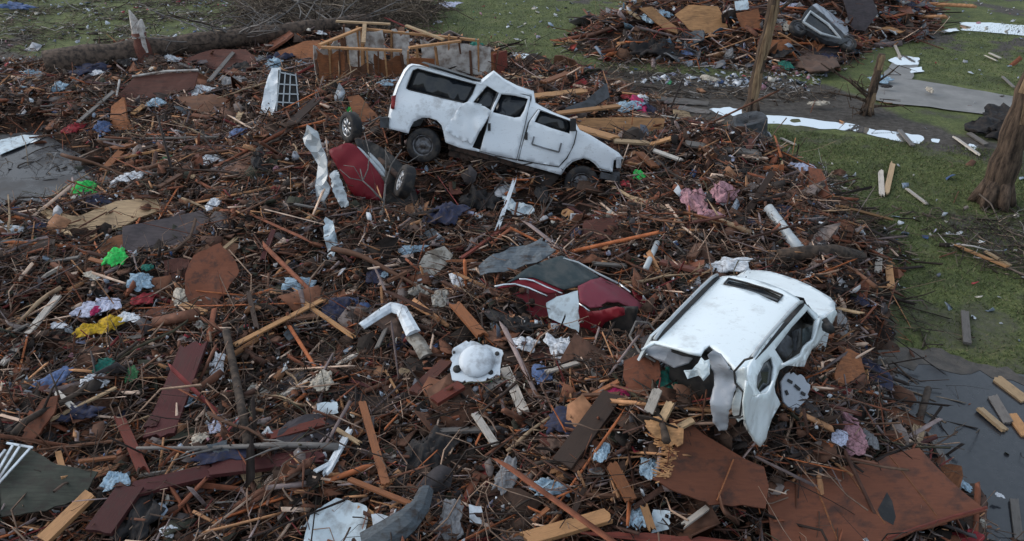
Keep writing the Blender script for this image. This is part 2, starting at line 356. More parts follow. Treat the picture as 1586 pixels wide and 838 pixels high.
gf = ramp(nt, [(.35, (.72, .72, .72)), (.65, (1.2, 1.2, 1.15))]); nt.links.new(n3.outputs[0], gf.inputs[0])
n5 = noise(nt, 11, 5, .75); gm = ramp(nt, [(.36, (.6, .62, .6)), (.62, (1.2, 1.18, 1.1))]); nt.links.new(n5.outputs[0], gm.inputs[0])
gcol = mixc(nt, 1.0, mixc(nt, 1.0, gr.outputs[0], gf.outputs[0], 'MULTIPLY'), gm.outputs[0], 'MULTIPLY')
mr_ = ramp(nt, [(.3, (.032, .027, .023)), (.5, (.062, .053, .046)), (.7, (.105, .094, .082))]); nt.links.new(n2.outputs[0], mr_.inputs[0])
add = nt.nodes.new('ShaderNodeMath'); add.operation = 'MULTIPLY_ADD'; add.inputs[1].default_value = .5; nt.links.new(n2.outputs[0], add.inputs[0]); nt.links.new(ca.outputs[0], add.inputs[2])
mk = ramp(nt, [(.45, (0, 0, 0)), (.85, (1, 1, 1))]); nt.links.new(add.outputs[0], mk.inputs[0])
nt.links.new(mixc(nt, mk.outputs[0], gcol, mr_.outputs[0]), b.inputs['Base Color']); b.inputs['Roughness'].default_value = .85; b.inputs['Specular IOR Level'].default_value = .25
bump(nt, b, n3.outputs[0], .03, .6)
g = link('ground', me, m, None, True); g['kind'] = 'structure'

ys = slice(0, GNY); st = 1
V = np.stack([_X, _Y, np.where(HG > .02, HG + .05 * fbm(_X * 5, _Y * 5, 70) - .04, -.12)], -1); idx = np.arange(GNX * GNY).reshape(GNY, GNX)
keep = ((HG[:-1, :-1] > .01) | (HG[1:, 1:] > .01) | (HG[1:, :-1] > .01) | (HG[:-1, 1:] > .01))
vis = (np.abs(_X[:-1, :-1]) < 6 + _Y[:-1, :-1] * .75)
F = np.stack([idx[:-1, :-1], idx[:-1, 1:], idx[1:, 1:], idx[1:, :-1]], -1)[keep & vis].reshape(-1, 4)
u_, inv = np.unique(F.ravel(), return_inverse=True); me = mesh_np('rubble_mulch', V.reshape(-1, 3)[u_], [inv.reshape(-1, 4)])
m, nt, b = new_mat('mulch'); n1 = noise(nt, 4, 6, .7); n2 = noise(nt, 25, 5, .75); n4 = noise(nt, .7, 4, .6)
r1 = ramp(nt, [(.35, (.014, .010, .009)), (.5, (.042, .025, .019)), (.62, (.082, .042, .027)), (.72, (.058, .050, .048))]); nt.links.new(n1.outputs[0], r1.inputs[0])
r2 = ramp(nt, [(.35, (.5, .5, .5)), (.68, (1.5, 1.45, 1.4))]); nt.links.new(n2.outputs[0], r2.inputs[0]); nt.links.new(mixc(nt, 1.0, r1.outputs[0], r2.outputs[0], 'MULTIPLY'), b.inputs['Base Color'])
b.inputs['Roughness'].default_value = .9; b.inputs['Specular IOR Level'].default_value = .2; bump(nt, b, n2.outputs[0], .06, 1)
o = link('rubble_mulch', me, m, None, True); tag(o, 'dark matted base of crushed bark, leaves and wood under all the wreckage', 'rubble', kind='stuff')

def flat(name, pts, mat, z, jit=.0, step=.4):
    P2 = edges_sub([tuple(on_z(x, y)[:2]) for x, y in pts], step, jit)
    v2, fs = tri2d([tuple(p) for p in P2], [], 2.0); me = bpy.data.meshes.new(name)
    fs = [f if (v2[f[1]] - v2[f[0]]).cross(v2[f[2]] - v2[f[0]]) > 0 else (f[0], f[2], f[1]) for f in fs]
    me.from_pydata([(p[0], p[1], z) for p in v2], [], fs); o = link(name, me, mat); o['kind'] = 'structure'; return o
m, nt, b = new_mat('water'); n = noise(nt, 3, 3, .5); b.inputs['Base Color'].default_value = (.9, .93, .95, 1); b.inputs['Metallic'].default_value = .9; b.inputs['Roughness'].default_value = .05; b.inputs['IOR'].default_value = 2.8; bump(nt, b, n.outputs[0], .004, .3); WATER = m
m, nt, b = new_mat('wet_pavement'); n = noise(nt, .5, 5, .6); n2 = noise(nt, 9, 5, .7)
r = ramp(nt, [(.4, (.014, .016, .021)), (.65, (.026, .027, .032))]); nt.links.new(n2.outputs[0], r.inputs[0]); nt.links.new(r.outputs[0], b.inputs['Base Color'])
rr = ramp(nt, [(.40, (.10,) * 3), (.62, (.30,) * 3)]); nt.links.new(n.outputs[0], rr.inputs[0]); nt.links.new(rr.outputs[0], b.inputs['Roughness']); b.inputs['Specular IOR Level'].default_value = .72; bump(nt, b, n2.outputs[0], .002, .15); WETP = m
m, nt, b = new_mat('wet_mud'); n = noise(nt, 5, 6, .7); r = ramp(nt, [(.35, (.030, .024, .019)), (.65, (.075, .060, .048))]); nt.links.new(n.outputs[0], r.inputs[0]); nt.links.new(r.outputs[0], b.inputs['Base Color']); b.inputs['Roughness'].default_value = .55; bump(nt, b, n.outputs[0], .03, .7); MUDM = m
m, nt, b = new_mat('concrete'); n = noise(nt, 1.1, 6, .65); r = ramp(nt, [(.35, (.15, .148, .145)), (.65, (.25, .245, .24))]); nt.links.new(n.outputs[0], r.inputs[0]); nt.links.new(r.outputs[0], b.inputs['Base Color'])
rr = ramp(nt, [(.4, (.7,) * 3), (.6, (.85,) * 3)]); nt.links.new(n.outputs[0], rr.inputs[0]); nt.links.new(rr.outputs[0], b.inputs['Roughness']); b.inputs['Specular IOR Level'].default_value = .2; CONC = m
m, nt, b = new_mat('slab_concrete'); n = noise(nt, .9, 6, .65); r = ramp(nt, [(.35, (.022, .022, .026)), (.6, (.048, .046, .048)), (.75, (.04, .03, .024))]); nt.links.new(n.outputs[0], r.inputs[0]); nt.links.new(r.outputs[0], b.inputs['Base Color'])
rr = ramp(nt, [(.42, (.12,) * 3), (.58, (.5,) * 3)]); nt.links.new(n.outputs[0], rr.inputs[0]); nt.links.new(rr.outputs[0], b.inputs['Roughness']); b.inputs['Specular IOR Level'].default_value = .2; SLABM = m
flat('driveway', [(1330, 545), (1352, 560), (1385, 540), (1430, 545), (1500, 560), (1590, 585), (1900, 650), (1900, 1300), (1500, 1300), (1300, 900), (1250, 700)], WETP, .012, .09, .2)
flat('mud', [(1335, 540), (1352, 556), (1385, 536), (1430, 540), (1500, 556), (1590, 581), (1900, 646), (1900, 664), (1600, 597), (1520, 580), (1470, 574), (1440, 566), (1415, 572), (1390, 566), (1372, 584), (1368, 640), (1340, 640)], MUDM, .017, .11, .12)
flat('path', [(1338, 142), (1366, 120), (1420, 124), (1500, 138), (1620, 158), (1900, 200), (1900, 245), (1600, 182), (1520, 176), (1440, 166), (1380, 160), (1345, 152)], CONC, .008, .06)
flat('path', [(1366, 121), (1384, 90), (1424, 94), (1412, 123)], CONC, .012, .04)
flat('concrete_slab', [(-300, 228), (0, 212), (62, 206), (165, 262), (150, 310), (60, 345), (-30, 380), (-300, 430)], SLABM, .05, .04)
W = [[(1098, 168), (1130, 165), (1180, 177), (1225, 180), (1260, 184), (1320, 191), (1350, 199), (1385, 203), (1450, 212), (1516, 224), (1506, 232), (1440, 225), (1390, 217), (1360, 211), (1320, 201), (1270, 198), (1240, 194), (1180, 189), (1120, 180)],
     [(1486, 34), (1530, 34), (1600, 40), (1700, 48), (1700, 62), (1600, 56), (1540, 50), (1490, 46)], [(1376, 94), (1392, 86), (1424, 90), (1422, 101), (1392, 102)], [(1408, 106), (1425, 104), (1432, 111), (1412, 114)],
     [(-20, 226), (20, 216), (75, 214), (60, 222), (10, 236), (-30, 244)], [(775, 85), (800, 81), (828, 84), (822, 89), (790, 91)], [(-10, 325), (6, 340), (14, 355), (2, 352), (-14, 338)], [(1455, 50), (1480, 46), (1484, 50), (1460, 54)]]
for k, p in enumerate(W): flat('puddle', p, WATER, .075 if k in (4, 7) else (.018 if k in (2, 3) else -.016), .05, .14)

# ------------------------------------------------------------------ the white van on top of the rubble
TH = R(18); vu = Vector((1, 0, 0)); vv = Vector((0, math.sin(TH), math.cos(TH))); vn = vu.cross(vv)
VO = at(780, 200, 16.93)
def vz(X, Y): return (580 + X / 3.6425, 80 + Y / 3.6425)
def vpl(pts, c=0.0): return px_uv([vz(*p) for p in pts], VO + vn * c, vu, vv, vn)
van = thing('van', 'white passenger van with buckled side and crushed roof, tilted nose down on the heap', 'van', (0, 0, 0))
van.location = on_z(780, 290, .8); VDEP = 1.92
out = [(85, 435), (75, 428), (92, 340), (110, 250), (130, 190), (172, 108), (196, 82), (215, 74), (260, 80), (400, 122), (560, 172), (603, 180), (640, 150), (675, 122), (730, 170), (800, 213), (888, 240), (892, 300), (925, 318), (1000, 350), (1112, 390), (1142, 442), (1200, 468), (1290, 520), (1372, 570), (1402, 604),
       (1352, 612), (1345, 682), (1275, 672), (1250, 640), (1215, 612), (1180, 602), (1120, 622), (1078, 660), (1055, 698), (800, 627), (600, 568), (480, 542), (400, 512), (388, 450), (378, 415), (350, 387), (310, 374), (270, 372), (222, 395), (202, 430), (192, 462)]
wr = [(178, 205), (215, 106), (240, 96), (400, 140), (572, 186), (548, 240), (515, 290), (350, 252), (190, 213)]
w1 = [(560, 285), (635, 196), (690, 228), (650, 328)]; w2 = [(668, 342), (715, 240), (790, 248), (866, 266), (845, 330), (822, 368), (790, 372)]
w3 = [(903, 396), (935, 332), (1020, 362), (1108, 398), (1100, 462), (1000, 432)]
def bulge(a, b): return -.10 * sstep(b, .35, .85) - .06 * sstep(-b, .4, .9) + .035 * float(fbm(a * 1.6, b * 1.6, 3, 3))
mb = MB(); sheet(mb, VO, vu, vv, vpl(out), [vpl(wr), vpl(w1), vpl(w2), vpl(w3), vpl([(642, 378), (606, 556), (552, 540), (592, 455)])], .08, .02, bulge)
loop = vpl(out[:27]); loop = [Vector(p) for p in edges_sub(loop, .22)][:-14]
sec = [(0.02, -.01), (.07, .045), (.30, .075), (.96, .10), (1.62, .07), (1.85, .03), (VDEP, -.02)]; cen = Vector((sum(p.x for p in loop) / len(loop), sum(p.y for p in loop) / len(loop) - .2)); k0 = len(mb.v)
rows = []
for c, d in sec:
    for p in loop:
        q = p + (p - cen).normalized() * (d + .03 * float(fbm(p.x * 2 + c * 2, p.y * 2 + c, 8, 3))); rows.append(VO + vu * q.x + vv * q.y + vn * (bulge(q.x, q.y) * .6 - c))
L = len(loop); mb.add(rows, [(i * L + j, i * L + j + 1, (i + 1) * L + j + 1, (i + 1) * L + j) for i in range(len(sec) - 1) for j in range(L - 1)])
sheet(mb, VO - vn * VDEP, vu, vv, [tuple(p) for p in vpl(out)], [], .25, .02, lambda a, b: 0.04)
mb.build('body', M['van_paint'], van, True)
for w_, nm in ((wr, 'window'), (w1, 'window'), (w2, 'window'), (w3, 'window')):
    q = vpl(w_); sheet(MB(), VO - vn * .07, vu, vv, [(p[0] * 1.0, p[1]) for p in q], [], .25, .006, lambda a, b: bulge(a, b)) if 0 else None
    mb = MB(); sheet(mb, VO - vn * .05, vu, vv, q, [], .2, .01, bulge); p_ = mb.build(nm, M['glass'], van, True)
    fr = MB(); pts = [VO + vu * a + vv * b_ + vn * (bulge(a, b_) + .004) for a, b_ in q]; fr.tube(pts + pts[:1], .013, 5, False); fr.build('window_seal', M['black'], p_, True)
def vdoor(nm, o_, hole, seed, lift, handle):
    mb = MB(); q = vpl(o_); h_ = vpl(hole); sheet(mb, VO + vn * lift, vu, vv, q, [h_], .09, .03, lambda a, b: bulge(a, b) + .02 * float(fbm(a * 2, b * 2, seed, 3)))
    d = mb.build(nm, M['van_paint'], van, True)
    sm = MB(); pts = [VO + vu * a + vv * b_ + vn * (bulge(a, b_) + lift - .012) for a, b_ in q]; sm.tube(pts + pts[:1], .016, 5, False); sm.build('door_gap', M['black'], d)
    a, b_ = vpl([handle])[0]; MB().quadbox(VO + vu * (a - .03) + vv * (b_ - .08) + vn * (lift + bulge(a, b_) - .005), vu * .06, vv * .16, vn * .035).build('handle', M['black'], d)
    return d
vdoor('side_door', [(702, 222), (790, 228), (884, 252), (850, 400), (800, 612), (596, 560), (652, 345)], w2, 21, .035, (648, 425))
dd = vdoor('front_door', [(924, 326), (1000, 356), (1110, 396), (1140, 450), (1125, 520), (1085, 600), (1040, 650), (812, 612), (850, 470), (870, 400)], w3, 22, .03, (856, 476))
mk_ = MB(); pts = [VO + vu * a + vv * b_ + vn * (bulge(a, b_) + .055) for a, b_ in vpl([(900, 478), (888, 522), (960, 545), (1040, 566), (1053, 515)])]
for p, q in zip(pts, pts[1:]): mk_.bar(p, q, .035, .012, vn)
mk_.build('trim_strip', M['grey'], dd)
mb = MB(); sheet(mb, VO + vn * .06, vu, vv, vpl([(530, 282), (590, 290), (655, 330), (640, 372), (600, 440), (545, 526), (525, 500), (500, 506), (440, 470), (392, 440), (410, 420), (470, 330), (500, 290)]), [], .07, .012, lambda a, b: .15 * abs(float(fbm(a * 2.2 + b, b * 1.6, 31, 3))) + .012, .022)
mb.build('torn_side_panel', M['van_paint'], van, True)
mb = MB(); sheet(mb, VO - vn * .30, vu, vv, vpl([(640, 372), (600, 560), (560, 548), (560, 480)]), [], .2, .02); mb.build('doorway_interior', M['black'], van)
mb = MB(); sheet(mb, VO + vn * .10, vu, vv, vpl([(600, 182), (675, 120), (735, 168), (810, 212), (880, 240), (700, 232), (640, 192)]), [], .08, .015, lambda a, b: .05 * abs(float(fbm(a * 3, b * 3, 33, 3)))); mb.build('buckled_roof_edge', M['van_paint'], van)
# dirty roof skin, lamps, bumpers, wheels, chassis
rp = [Vector(p) for p in vpl([(262, 76), (400, 118), (560, 168), (600, 178)])]; mb = MB(); rows = []
for c, d in ((.09, .075), (.5, .115), (.96, .13), (1.5, .10), (1.8, .05)):
    for p in rp: rows.append(VO + vu * p.x + vv * (p.y + d - .02) - vn * c)
mb.add(rows, [(i * 4 + j, i * 4 + j + 1, i * 4 + j + 5, i * 4 + j + 4) for i in range(4) for j in range(3)]); mb.build('roof_skin', M['dark_grey'], van, True)
mb = MB(); sheet(mb, VO + vn * .03, vu, vv, vpl([(98, 250), (122, 245), (112, 325), (92, 322)]), [], .08, .05); mb.build('taillight', M['lamp_red'], van, True)
a0, b0 = vpl([(70, 400)])[0]; MB().bar(VO + vu * (a0 - .05) + vv * b0 + vn * .05, VO + vu * (a0 - .05) + vv * b0 - vn * VDEP, .18, .22, vv).build('rear_bumper', M['dark_grey'], van)
a0, b0 = vpl([(1330, 700)])[0]; b_ = MB(); b_.bar(VO + vu * (a0 - .22) + vv * (b0 + .02) + vn * .04, VO + vu * (a0 + .12) + vv * (b0 - .05) + vn * .04, .12, .24, vn); b_.bar(VO + vu * (a0 + .12) + vv * (b0 - .05) + vn * .06, VO + vu * (a0 + .12) + vv * (b0 - .05) - vn * VDEP, .16, .26, vv); b_.build('front_bumper', M['dark_grey'], van)
mb = MB(); a0, b0 = vpl([(1365, 630)])[0]; mb.quadbox(VO + vu * a0 + vv * (b0 - .1) + vn * .01, vu * .10, vv * .24, -vn * .3); mb.build('headlight', M['lamp_clear'], van)
mb = MB(); mb.quadbox(VO + vu * (a0 + .01) + vv * (b0 - .12) - vn * .32, vu * .09, vv * .25, -vn * 1.2); mb.build('grille', M['black'], van)
a0, b0 = vpl([(1118, 410)])[0]; mb = MB(); mb.quadbox(VO + vu * (a0 - .06) + vv * (b0 - .14) + vn * .05, vu * .12, vv * .26, vn * .14); mb.build('mirror', M['black'], van)
cr = vpl([(275, 530)], 0)[0]; cf = vpl([(1172, 745)], 0)[0]
for (a, b_), rad in ((cr, .37), (cf, .38)):
    c = VO + vu * a + vv * b_; wheel(van, c - vn * .14, vn + Vector((-.12, 0, 0)), rad, .25, M['steel']); wheel(van, c - vn * 1.65, -vn, rad, .25, M['steel'])
ub = MB(); s0, s1 = [VO + vu * a + vv * b_ for a, b_ in vpl([(410, 540), (1060, 715)])]
ub.quadbox(s0 - vn * .25 - vv * .05, s1 - s0, vv * .22, -vn * 1.4); ub.bar(s0 - vn * .45 - vv * .14, s1 - vn * .45 - vv * .12, .10, .14, vv); ub.bar(s0 - vn * 1.4 - vv * .14, s1 - vn * 1.4 - vv * .12, .10, .14, vv)
for a, b_ in (cr, cf): c = VO + vu * a + vv * b_; ub.tube([c - vn * .2, c - vn * 1.6], .07, 8)
for k in range(4): p = s0.lerp(s1, .2 + .2 * k); ub.bar(p - vn * .4 - vv * .1, p - vn * 1.45 - vv * .1, .09, .09, vv)
ub.build('chassis', M['rust'], van)
for (a, b_), hw in ((cr, .48), (cf, .46)):
    wl = MB(); c = VO + vu * a + vv * (b_ + .1); n_ = 14; vs = []
    for k in range(n_ + 1):
        t = math.pi * (k / n_ * 1.15 - .075); e = vu * math.cos(t) * hw + vv * math.sin(t) * hw; vs += [c + e - vn * .02, c + e - vn * .5]
    wl.add(vs, [(2 * k, 2 * k + 2, 2 * k + 3, 2 * k + 1) for k in range(n_)]); wl.build('wheel_arch', M['black'], van, True)

# ------------------------------------------------------------------ the white SUV sunk into the rubble
SX = Vector((.549, .827, -.121)).normalized(); SZ = Vector((.002, .143, .99)); SZ = (SZ - SX * SZ.dot(SX)).normalized(); SY = SZ.cross(SX); SO = Vector((2.657, 7.951, 2.449))
def sz(X, Y): return (960 + X / 2.794, 400 + Y / 2.794)
suv = thing('suv', 'white station wagon SUV with sunroof and roof rails, rear torn open, sunk in debris', 'SUV', SO - SZ * 1.55)
def part_px(nm, mat, pts, o, u, v, holes=(), step=.09, thick=.02, disp=None, smooth=True, par=None, jit=0):
    n = u.cross(v).normalized(); q = px_uv([sz(*p) for p in pts], o, u, v, n); mb = MB()
    sheet(mb, o, u, v, q, [px_uv([sz(*p) for p in h], o, u, v, n) for h in holes], step, thick, disp, jit); return mb.build(nm, mat, par or suv, smooth)
sun_h = [(470, 101), (560, 124), (640, 148), (702, 174), (680, 203), (600, 174), (520, 146), (450, 124)]
part_px('roof', M['white_paint'], [(95, 392), (150, 340), (290, 195), (418, 76), (500, 86), (620, 118), (720, 155), (800, 193), (745, 245), (690, 300), (600, 405), (560, 470), (545, 505), (500, 500), (478, 468), (430, 425), (385, 395), (365, 410), (350, 435), (300, 425), (220, 396), (150, 372)], SO, SX, SY, [sun_h], .08, .03,
        lambda a, b: .055 * (1 - (b / .62)**2) - .05 * sstep(abs(b), .52, .66) + .012 * float(fbm(a * 2, b * 2, 5, 2)))
sr = part_px('sunroof', M['glass'], sun_h, SO - SZ * .02, SX, SY, thick=.012, disp=lambda a, b: .03)
fr = MB(); pts = [on_plane(*sz(*p), SO, SZ) + SZ * .045 for p in sun_h]; fr.tube(pts + pts[:1], .014, 6, False); fr.build('sunroof_seal', M['black'], sr, True)
for s_, A, B in ((0, (150, 362), (420, 82)), (1, (572, 442), (786, 200))):
    rl = MB(); p, q = on_plane(*sz(*A), SO, SZ), on_plane(*sz(*B), SO, SZ); pts = [p.lerp(q, t) + SZ * (.035 + .06 * min(1, 8 * t * (1 - t))) for t in (0, .04, .1, .3, .5, .7, .9, .96, 1)]; rl.tube(pts, .022, 8)
    r_ = rl.build('roof_rail', M['silver'], suv, True); MB().bar(p + SZ * .012 , q + SZ * .012, .075, .03, SZ).build('rail_groove', M['black'], r_)
part_px('grey_rear_roof_edge', M['grey_paint'], [(92, 392), (150, 366), (240, 398), (325, 425), (300, 458), (235, 468), (150, 432)], SO - SX * .1 - SZ * .06, (SX + SZ * .35).normalized(), SY, disp=dent(4, .08, 3), smooth=False)
HB = SO - SZ * .60 + SX * 1.9; HN = (SZ + SX * .10).normalized(); HU = SY.cross(HN).normalized()
part_px('hood', M['white_paint'], [(480, 100), (508, 74), (548, 49), (600, 52), (650, 62), (760, 100), (860, 145), (912, 172), (930, 196), (933, 222), (915, 240), (880, 262), (845, 252), (780, 235), (640, 170)], HB, HU, SY, (), .09, .03, lambda a, b: .03 - .03 * (b / .8)**2 + .02 * float(fbm(a * 2, b * 2, 6, 2)))
rf, hf = [SO + SX * 1.12 + SY * s_ * .56 - SZ * .01 for s_ in (-1, 1)], [HB - HU * .35 + SY * s_ * .68 + HN * .03 for s_ in (-1, 1)]
mb = MB(); mb.add([rf[0], rf[1], hf[1], hf[0]] + [p - SZ * .02 for p in (rf[0], rf[1], hf[1], hf[0])], [(0, 1, 2, 3), (7, 6, 5, 4), (0, 4, 5, 1), (1, 5, 6, 2), (2, 6, 7, 3), (3, 7, 4, 0)]); mb.build('windshield', M['glass'], suv)
UV_ = (SY * .27 + SZ * .47).normalized(); WO = SO - SY * .60 - SZ * .05
fwin = [(812, 222), (848, 266), (832, 350), (795, 402), (708, 460), (668, 396), (740, 300)]; rwin = [(655, 425), (668, 470), (660, 540), (605, 585), (588, 560), (592, 510), (620, 455)]
part_px('side_frame', M['white_paint'], [(795, 196), (850, 240), (866, 285), (842, 365), (802, 445), (715, 468), (688, 484), (672, 530), (655, 580), (600, 606), (560, 590), (548, 520), (556, 470), (600, 398), (690, 292)], WO, SX, UV_, [fwin, rwin], .06, .035, lambda a, b: .01)
part_px('window', M['glass'], rwin, WO + SY * .03, SX, UV_, thick=.01)
part_px('window', M['dusty_glass'], [(792, 305), (835, 290), (828, 345), (790, 392)], WO + SY * .02, SX, UV_, thick=.008)
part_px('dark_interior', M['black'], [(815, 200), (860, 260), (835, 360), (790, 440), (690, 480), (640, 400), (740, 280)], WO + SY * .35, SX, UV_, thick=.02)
part_px('seat', M['grey'], [(700, 355), (722, 330), (748, 345), (750, 420), (725, 435), (705, 400)], WO + SY * .25, SX, UV_, thick=.12, disp=dent(9, .1, 4))
part_px('seat', M['grey'], [(752, 318), (780, 300), (782, 380), (760, 400)], WO + SY * .32, SX, UV_, thick=.12, disp=dent(10, .1, 4))
LO = SO - SY * .90 - SZ * .55
part_px('front_fender', M['white_paint'], [(858, 262), (905, 248), (934, 222), (938, 245), (915, 290), (880, 345), (845, 385), (820, 420), (800, 470), (712, 462), (790, 410), (838, 352)], LO + SY * .06, SX, SZ, (), .07, .03, dent(12, .06, 2.5))
part_px('rear_quarter_panel', M['white_paint'], [(548, 530), (575, 600), (602, 604), (652, 575), (668, 530), (682, 560), (690, 630), (664, 700), (628, 780), (602, 815), (580, 790), (560, 745), (540, 700), (536, 620)], LO + SY * .04, SX, SZ, (), .06, .02, lambda a, b: .07 * float(fbm(a * 3, b * 2, 14, 3)) - .05 * sstep(-b, .1, .7))
RO = SO - SX * 1.42 - SY * .4
part_px('torn_rear_corner', M['white_paint'], [(556, 462), (500, 480), (490, 520), (505, 560), (486, 620), (478, 690), (500, 720), (530, 705), (556, 690), (565, 600), (552, 520)], RO, SY * -1, SZ, (), .035, .015, dent(15, .14, 3.2), True, jit=.01)
part_px('hanging_grey_sheet', M['grey_paint'], [(380, 420), (402, 400), (430, 425), (478, 470), (496, 530), (490, 600), (474, 700), (462, 742), (430, 745), (414, 700), (402, 620), (404, 540), (390, 470)], RO - SX * .08, SY * -1, SZ, (), .035, .012, dent(16, .16, 3.5), True, jit=.012)
part_px('crumpled_lining', M['pale_blue'], [(280, 490), (330, 470), (345, 440), (390, 440), (395, 500), (370, 520), (340, 505), (300, 515)], RO - SX * .02, SY * -1, SZ, (), .05, .01, dent(17, .2, 6), False, jit=.015)
wi = MB(); pts = [on_plane(*sz(*p), RO - SX * .1, SX) for p in ((575, 430), (540, 440), (495, 490), (500, 540), (535, 580), (520, 680), (490, 690))]; wi.tube(pts, .012, 6); pts = [on_plane(*sz(*p), RO - SX * .14, SX) for p in ((470, 690), (520, 690), (560, 670), (590, 655))]; wi.tube(pts, .010, 6); wi.build('torn_seal', M['black'], suv, True)
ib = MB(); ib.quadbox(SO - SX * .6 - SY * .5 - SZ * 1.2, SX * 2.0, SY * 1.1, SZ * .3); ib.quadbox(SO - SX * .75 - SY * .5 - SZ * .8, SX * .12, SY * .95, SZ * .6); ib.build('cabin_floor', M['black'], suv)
mb = MB(); lo2 = [(-.8, -.5), (1.1, -.5), (1.15, -.7), (2.2, -.74), (2.2, -1.1), (-.8, -1.1)]; sheet(mb, SO + SY * .86, -SX, SZ, [(-a, b) for a, b in lo2], [], .2, .03, dent(18, .05)); sheet(mb, SO + SY * .73 - SZ * .2, -SX, (SZ * .93 - SY * .36).normalized(), [(.9, .17), (-1.0, .17), (-1.2, -.22), (.9, -.22)], [[(.8, .1), (.1, .1), (.1, -.14), (.8, -.14)], [(0, .1), (-.85, .1), (-.95, -.14), (0, -.14)]], .12, .03); mb.build('far_side', M['white_paint'], suv)
mb = MB(); sheet(mb, HB + HU * .62 - HN * .35, SY, HN, [(-.7, -.3), (.7, -.3), (.72, .2), (-.72, .2)], [], .15, .04, dent(19, .04)); mb.build('front_bumper', M['white_paint'], suv, True)
c = on_plane(*sz(880, 290), LO, SY); mb = MB(); mb.tube([c + SX * .05, c - SX * .02 - SY * .05, c - SX * .10 - SY * .12], [.03, .07, .05], 8); mb.tube([c + SZ * .09, c - SY * .1 - SZ * .02], .035, 6); mb.build('broken_mirror', M['black'], suv, True)

# ------------------------------------------------------------------ the red sedan half buried between the van and the SUV
RN = Vector((.22, -.20, .95)).normalized(); RO_ = surf(885, 450, .55); RU = Vector((.72, -.70, 0)); RU = (RU - RN * RU.dot(RN)).normalized(); RV = RN.cross(RU)
def rz(X, Y): return (740 + X / 4.19, 370 + Y / 4.19)
sed = thing('sedan', 'dark red sedan buried to its dusty rear window, boot lid torn', 'car', RO_ - Vector((0, 0, .9)))
def red_px(nm, mat, pts, lift=0., u=RU, v=RV, o=None, disp=None, thick=.02, par=None, smooth=True, step=.08, holes=()):
    o = (o or RO_) + RN * lift; n = u.cross(v).normalized(); q = px_uv([rz(*p) for p in pts], o, u, v, n); mb = MB(); sheet(mb, o, u, v, q, [px_uv([rz(*p) for p in h], o, u, v, n) for h in holes], step, thick, disp); return mb.build(nm, mat, par or sed, smooth)
cv_ = lambda a, b: .08 - .12 * sstep(abs(b), .3, .75) - .10 * sstep(a, .5, 1.3)
red_px('rear_window', M['dusty_glass'], [(190, 272), (330, 205), (430, 165), (540, 128), (640, 150), (790, 232), (770, 262), (700, 300), (640, 330), (550, 352), (450, 310), (350, 268), (270, 258)], .0, disp=cv_)
red_px('boot_lid', M['rose_paint'], [(640, 330), (700, 300), (790, 245), (800, 236), (900, 286), (990, 345), (1080, 408), (1045, 440), (960, 438), (900, 428), (800, 462), (720, 470), (655, 430)], .012, disp=lambda a, b: cv_(a, b) + .02 * float(fbm(a * 3, b * 3, 4, 3)), holes=[[(790, 452), (830, 432), (900, 440), (890, 470), (820, 480)]])
red_px('roof_edge', M['red_paint'], [(130, 306), (200, 272), (270, 258), (350, 266), (450, 312), (548, 356), (500, 372), (450, 372), (330, 318), (240, 293)], -.02, disp=cv_)
SVN = Vector((-.62, -.78, .12)).normalized(); SVU = Vector((.78, -.62, 0)).normalized(); SVV = SVN.cross(SVU)
red_px('quarter_panel', M['red_paint'], [(640, 395), (720, 470), (800, 462), (900, 436), (955, 445), (960, 490), (900, 510), (830, 540), (800, 580), (790, 622), (740, 640), (660, 640), (648, 500)], 0, SVU, SVV, on_plane(*rz(720, 470), RO_, RN), dent(3, .10, 2))
red_px('lamp_socket', M['dusty_glass'], [(790, 452), (830, 436), (905, 440), (890, 470), (820, 480)], -.08, thick=.03)
red_px('broken_bumper', M['red_paint'], [(1000, 330), (1080, 370), (1160, 430), (1220, 480), (1210, 520), (1150, 490), (1080, 430), (1010, 360)], -.16, disp=dent(6, .06, 3))
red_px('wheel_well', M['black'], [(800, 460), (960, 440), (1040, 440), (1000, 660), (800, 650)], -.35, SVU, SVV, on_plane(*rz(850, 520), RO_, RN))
for pts, l in (([(110, 310), (170, 297), (240, 293), (330, 318), (450, 372)], .03), ([(270, 262), (310, 262), (360, 272), (450, 315), (548, 356)], .05), ([(650, 415), (690, 442), (724, 470)], .05), ([(380, 190), (470, 150), (560, 128), (650, 152), (790, 230), (910, 288)], .06), ([(915, 290), (990, 347)], .05)):
    mb = MB(); mb.tube([on_plane(*rz(*p), RO_ + RN * l, RN) for p in pts], .016, 6); mb.build('trim_strip', M['chrome'] if pts[0][0] != 380 else M['silver'], sed, True)
bb = MB(); bb.quadbox(RO_ - RU * .7 - RV * .5 - RN * .95, RU * 1.5, RV * .8, RN * .5); bb.build('lower_body', M['red_paint'], sed)
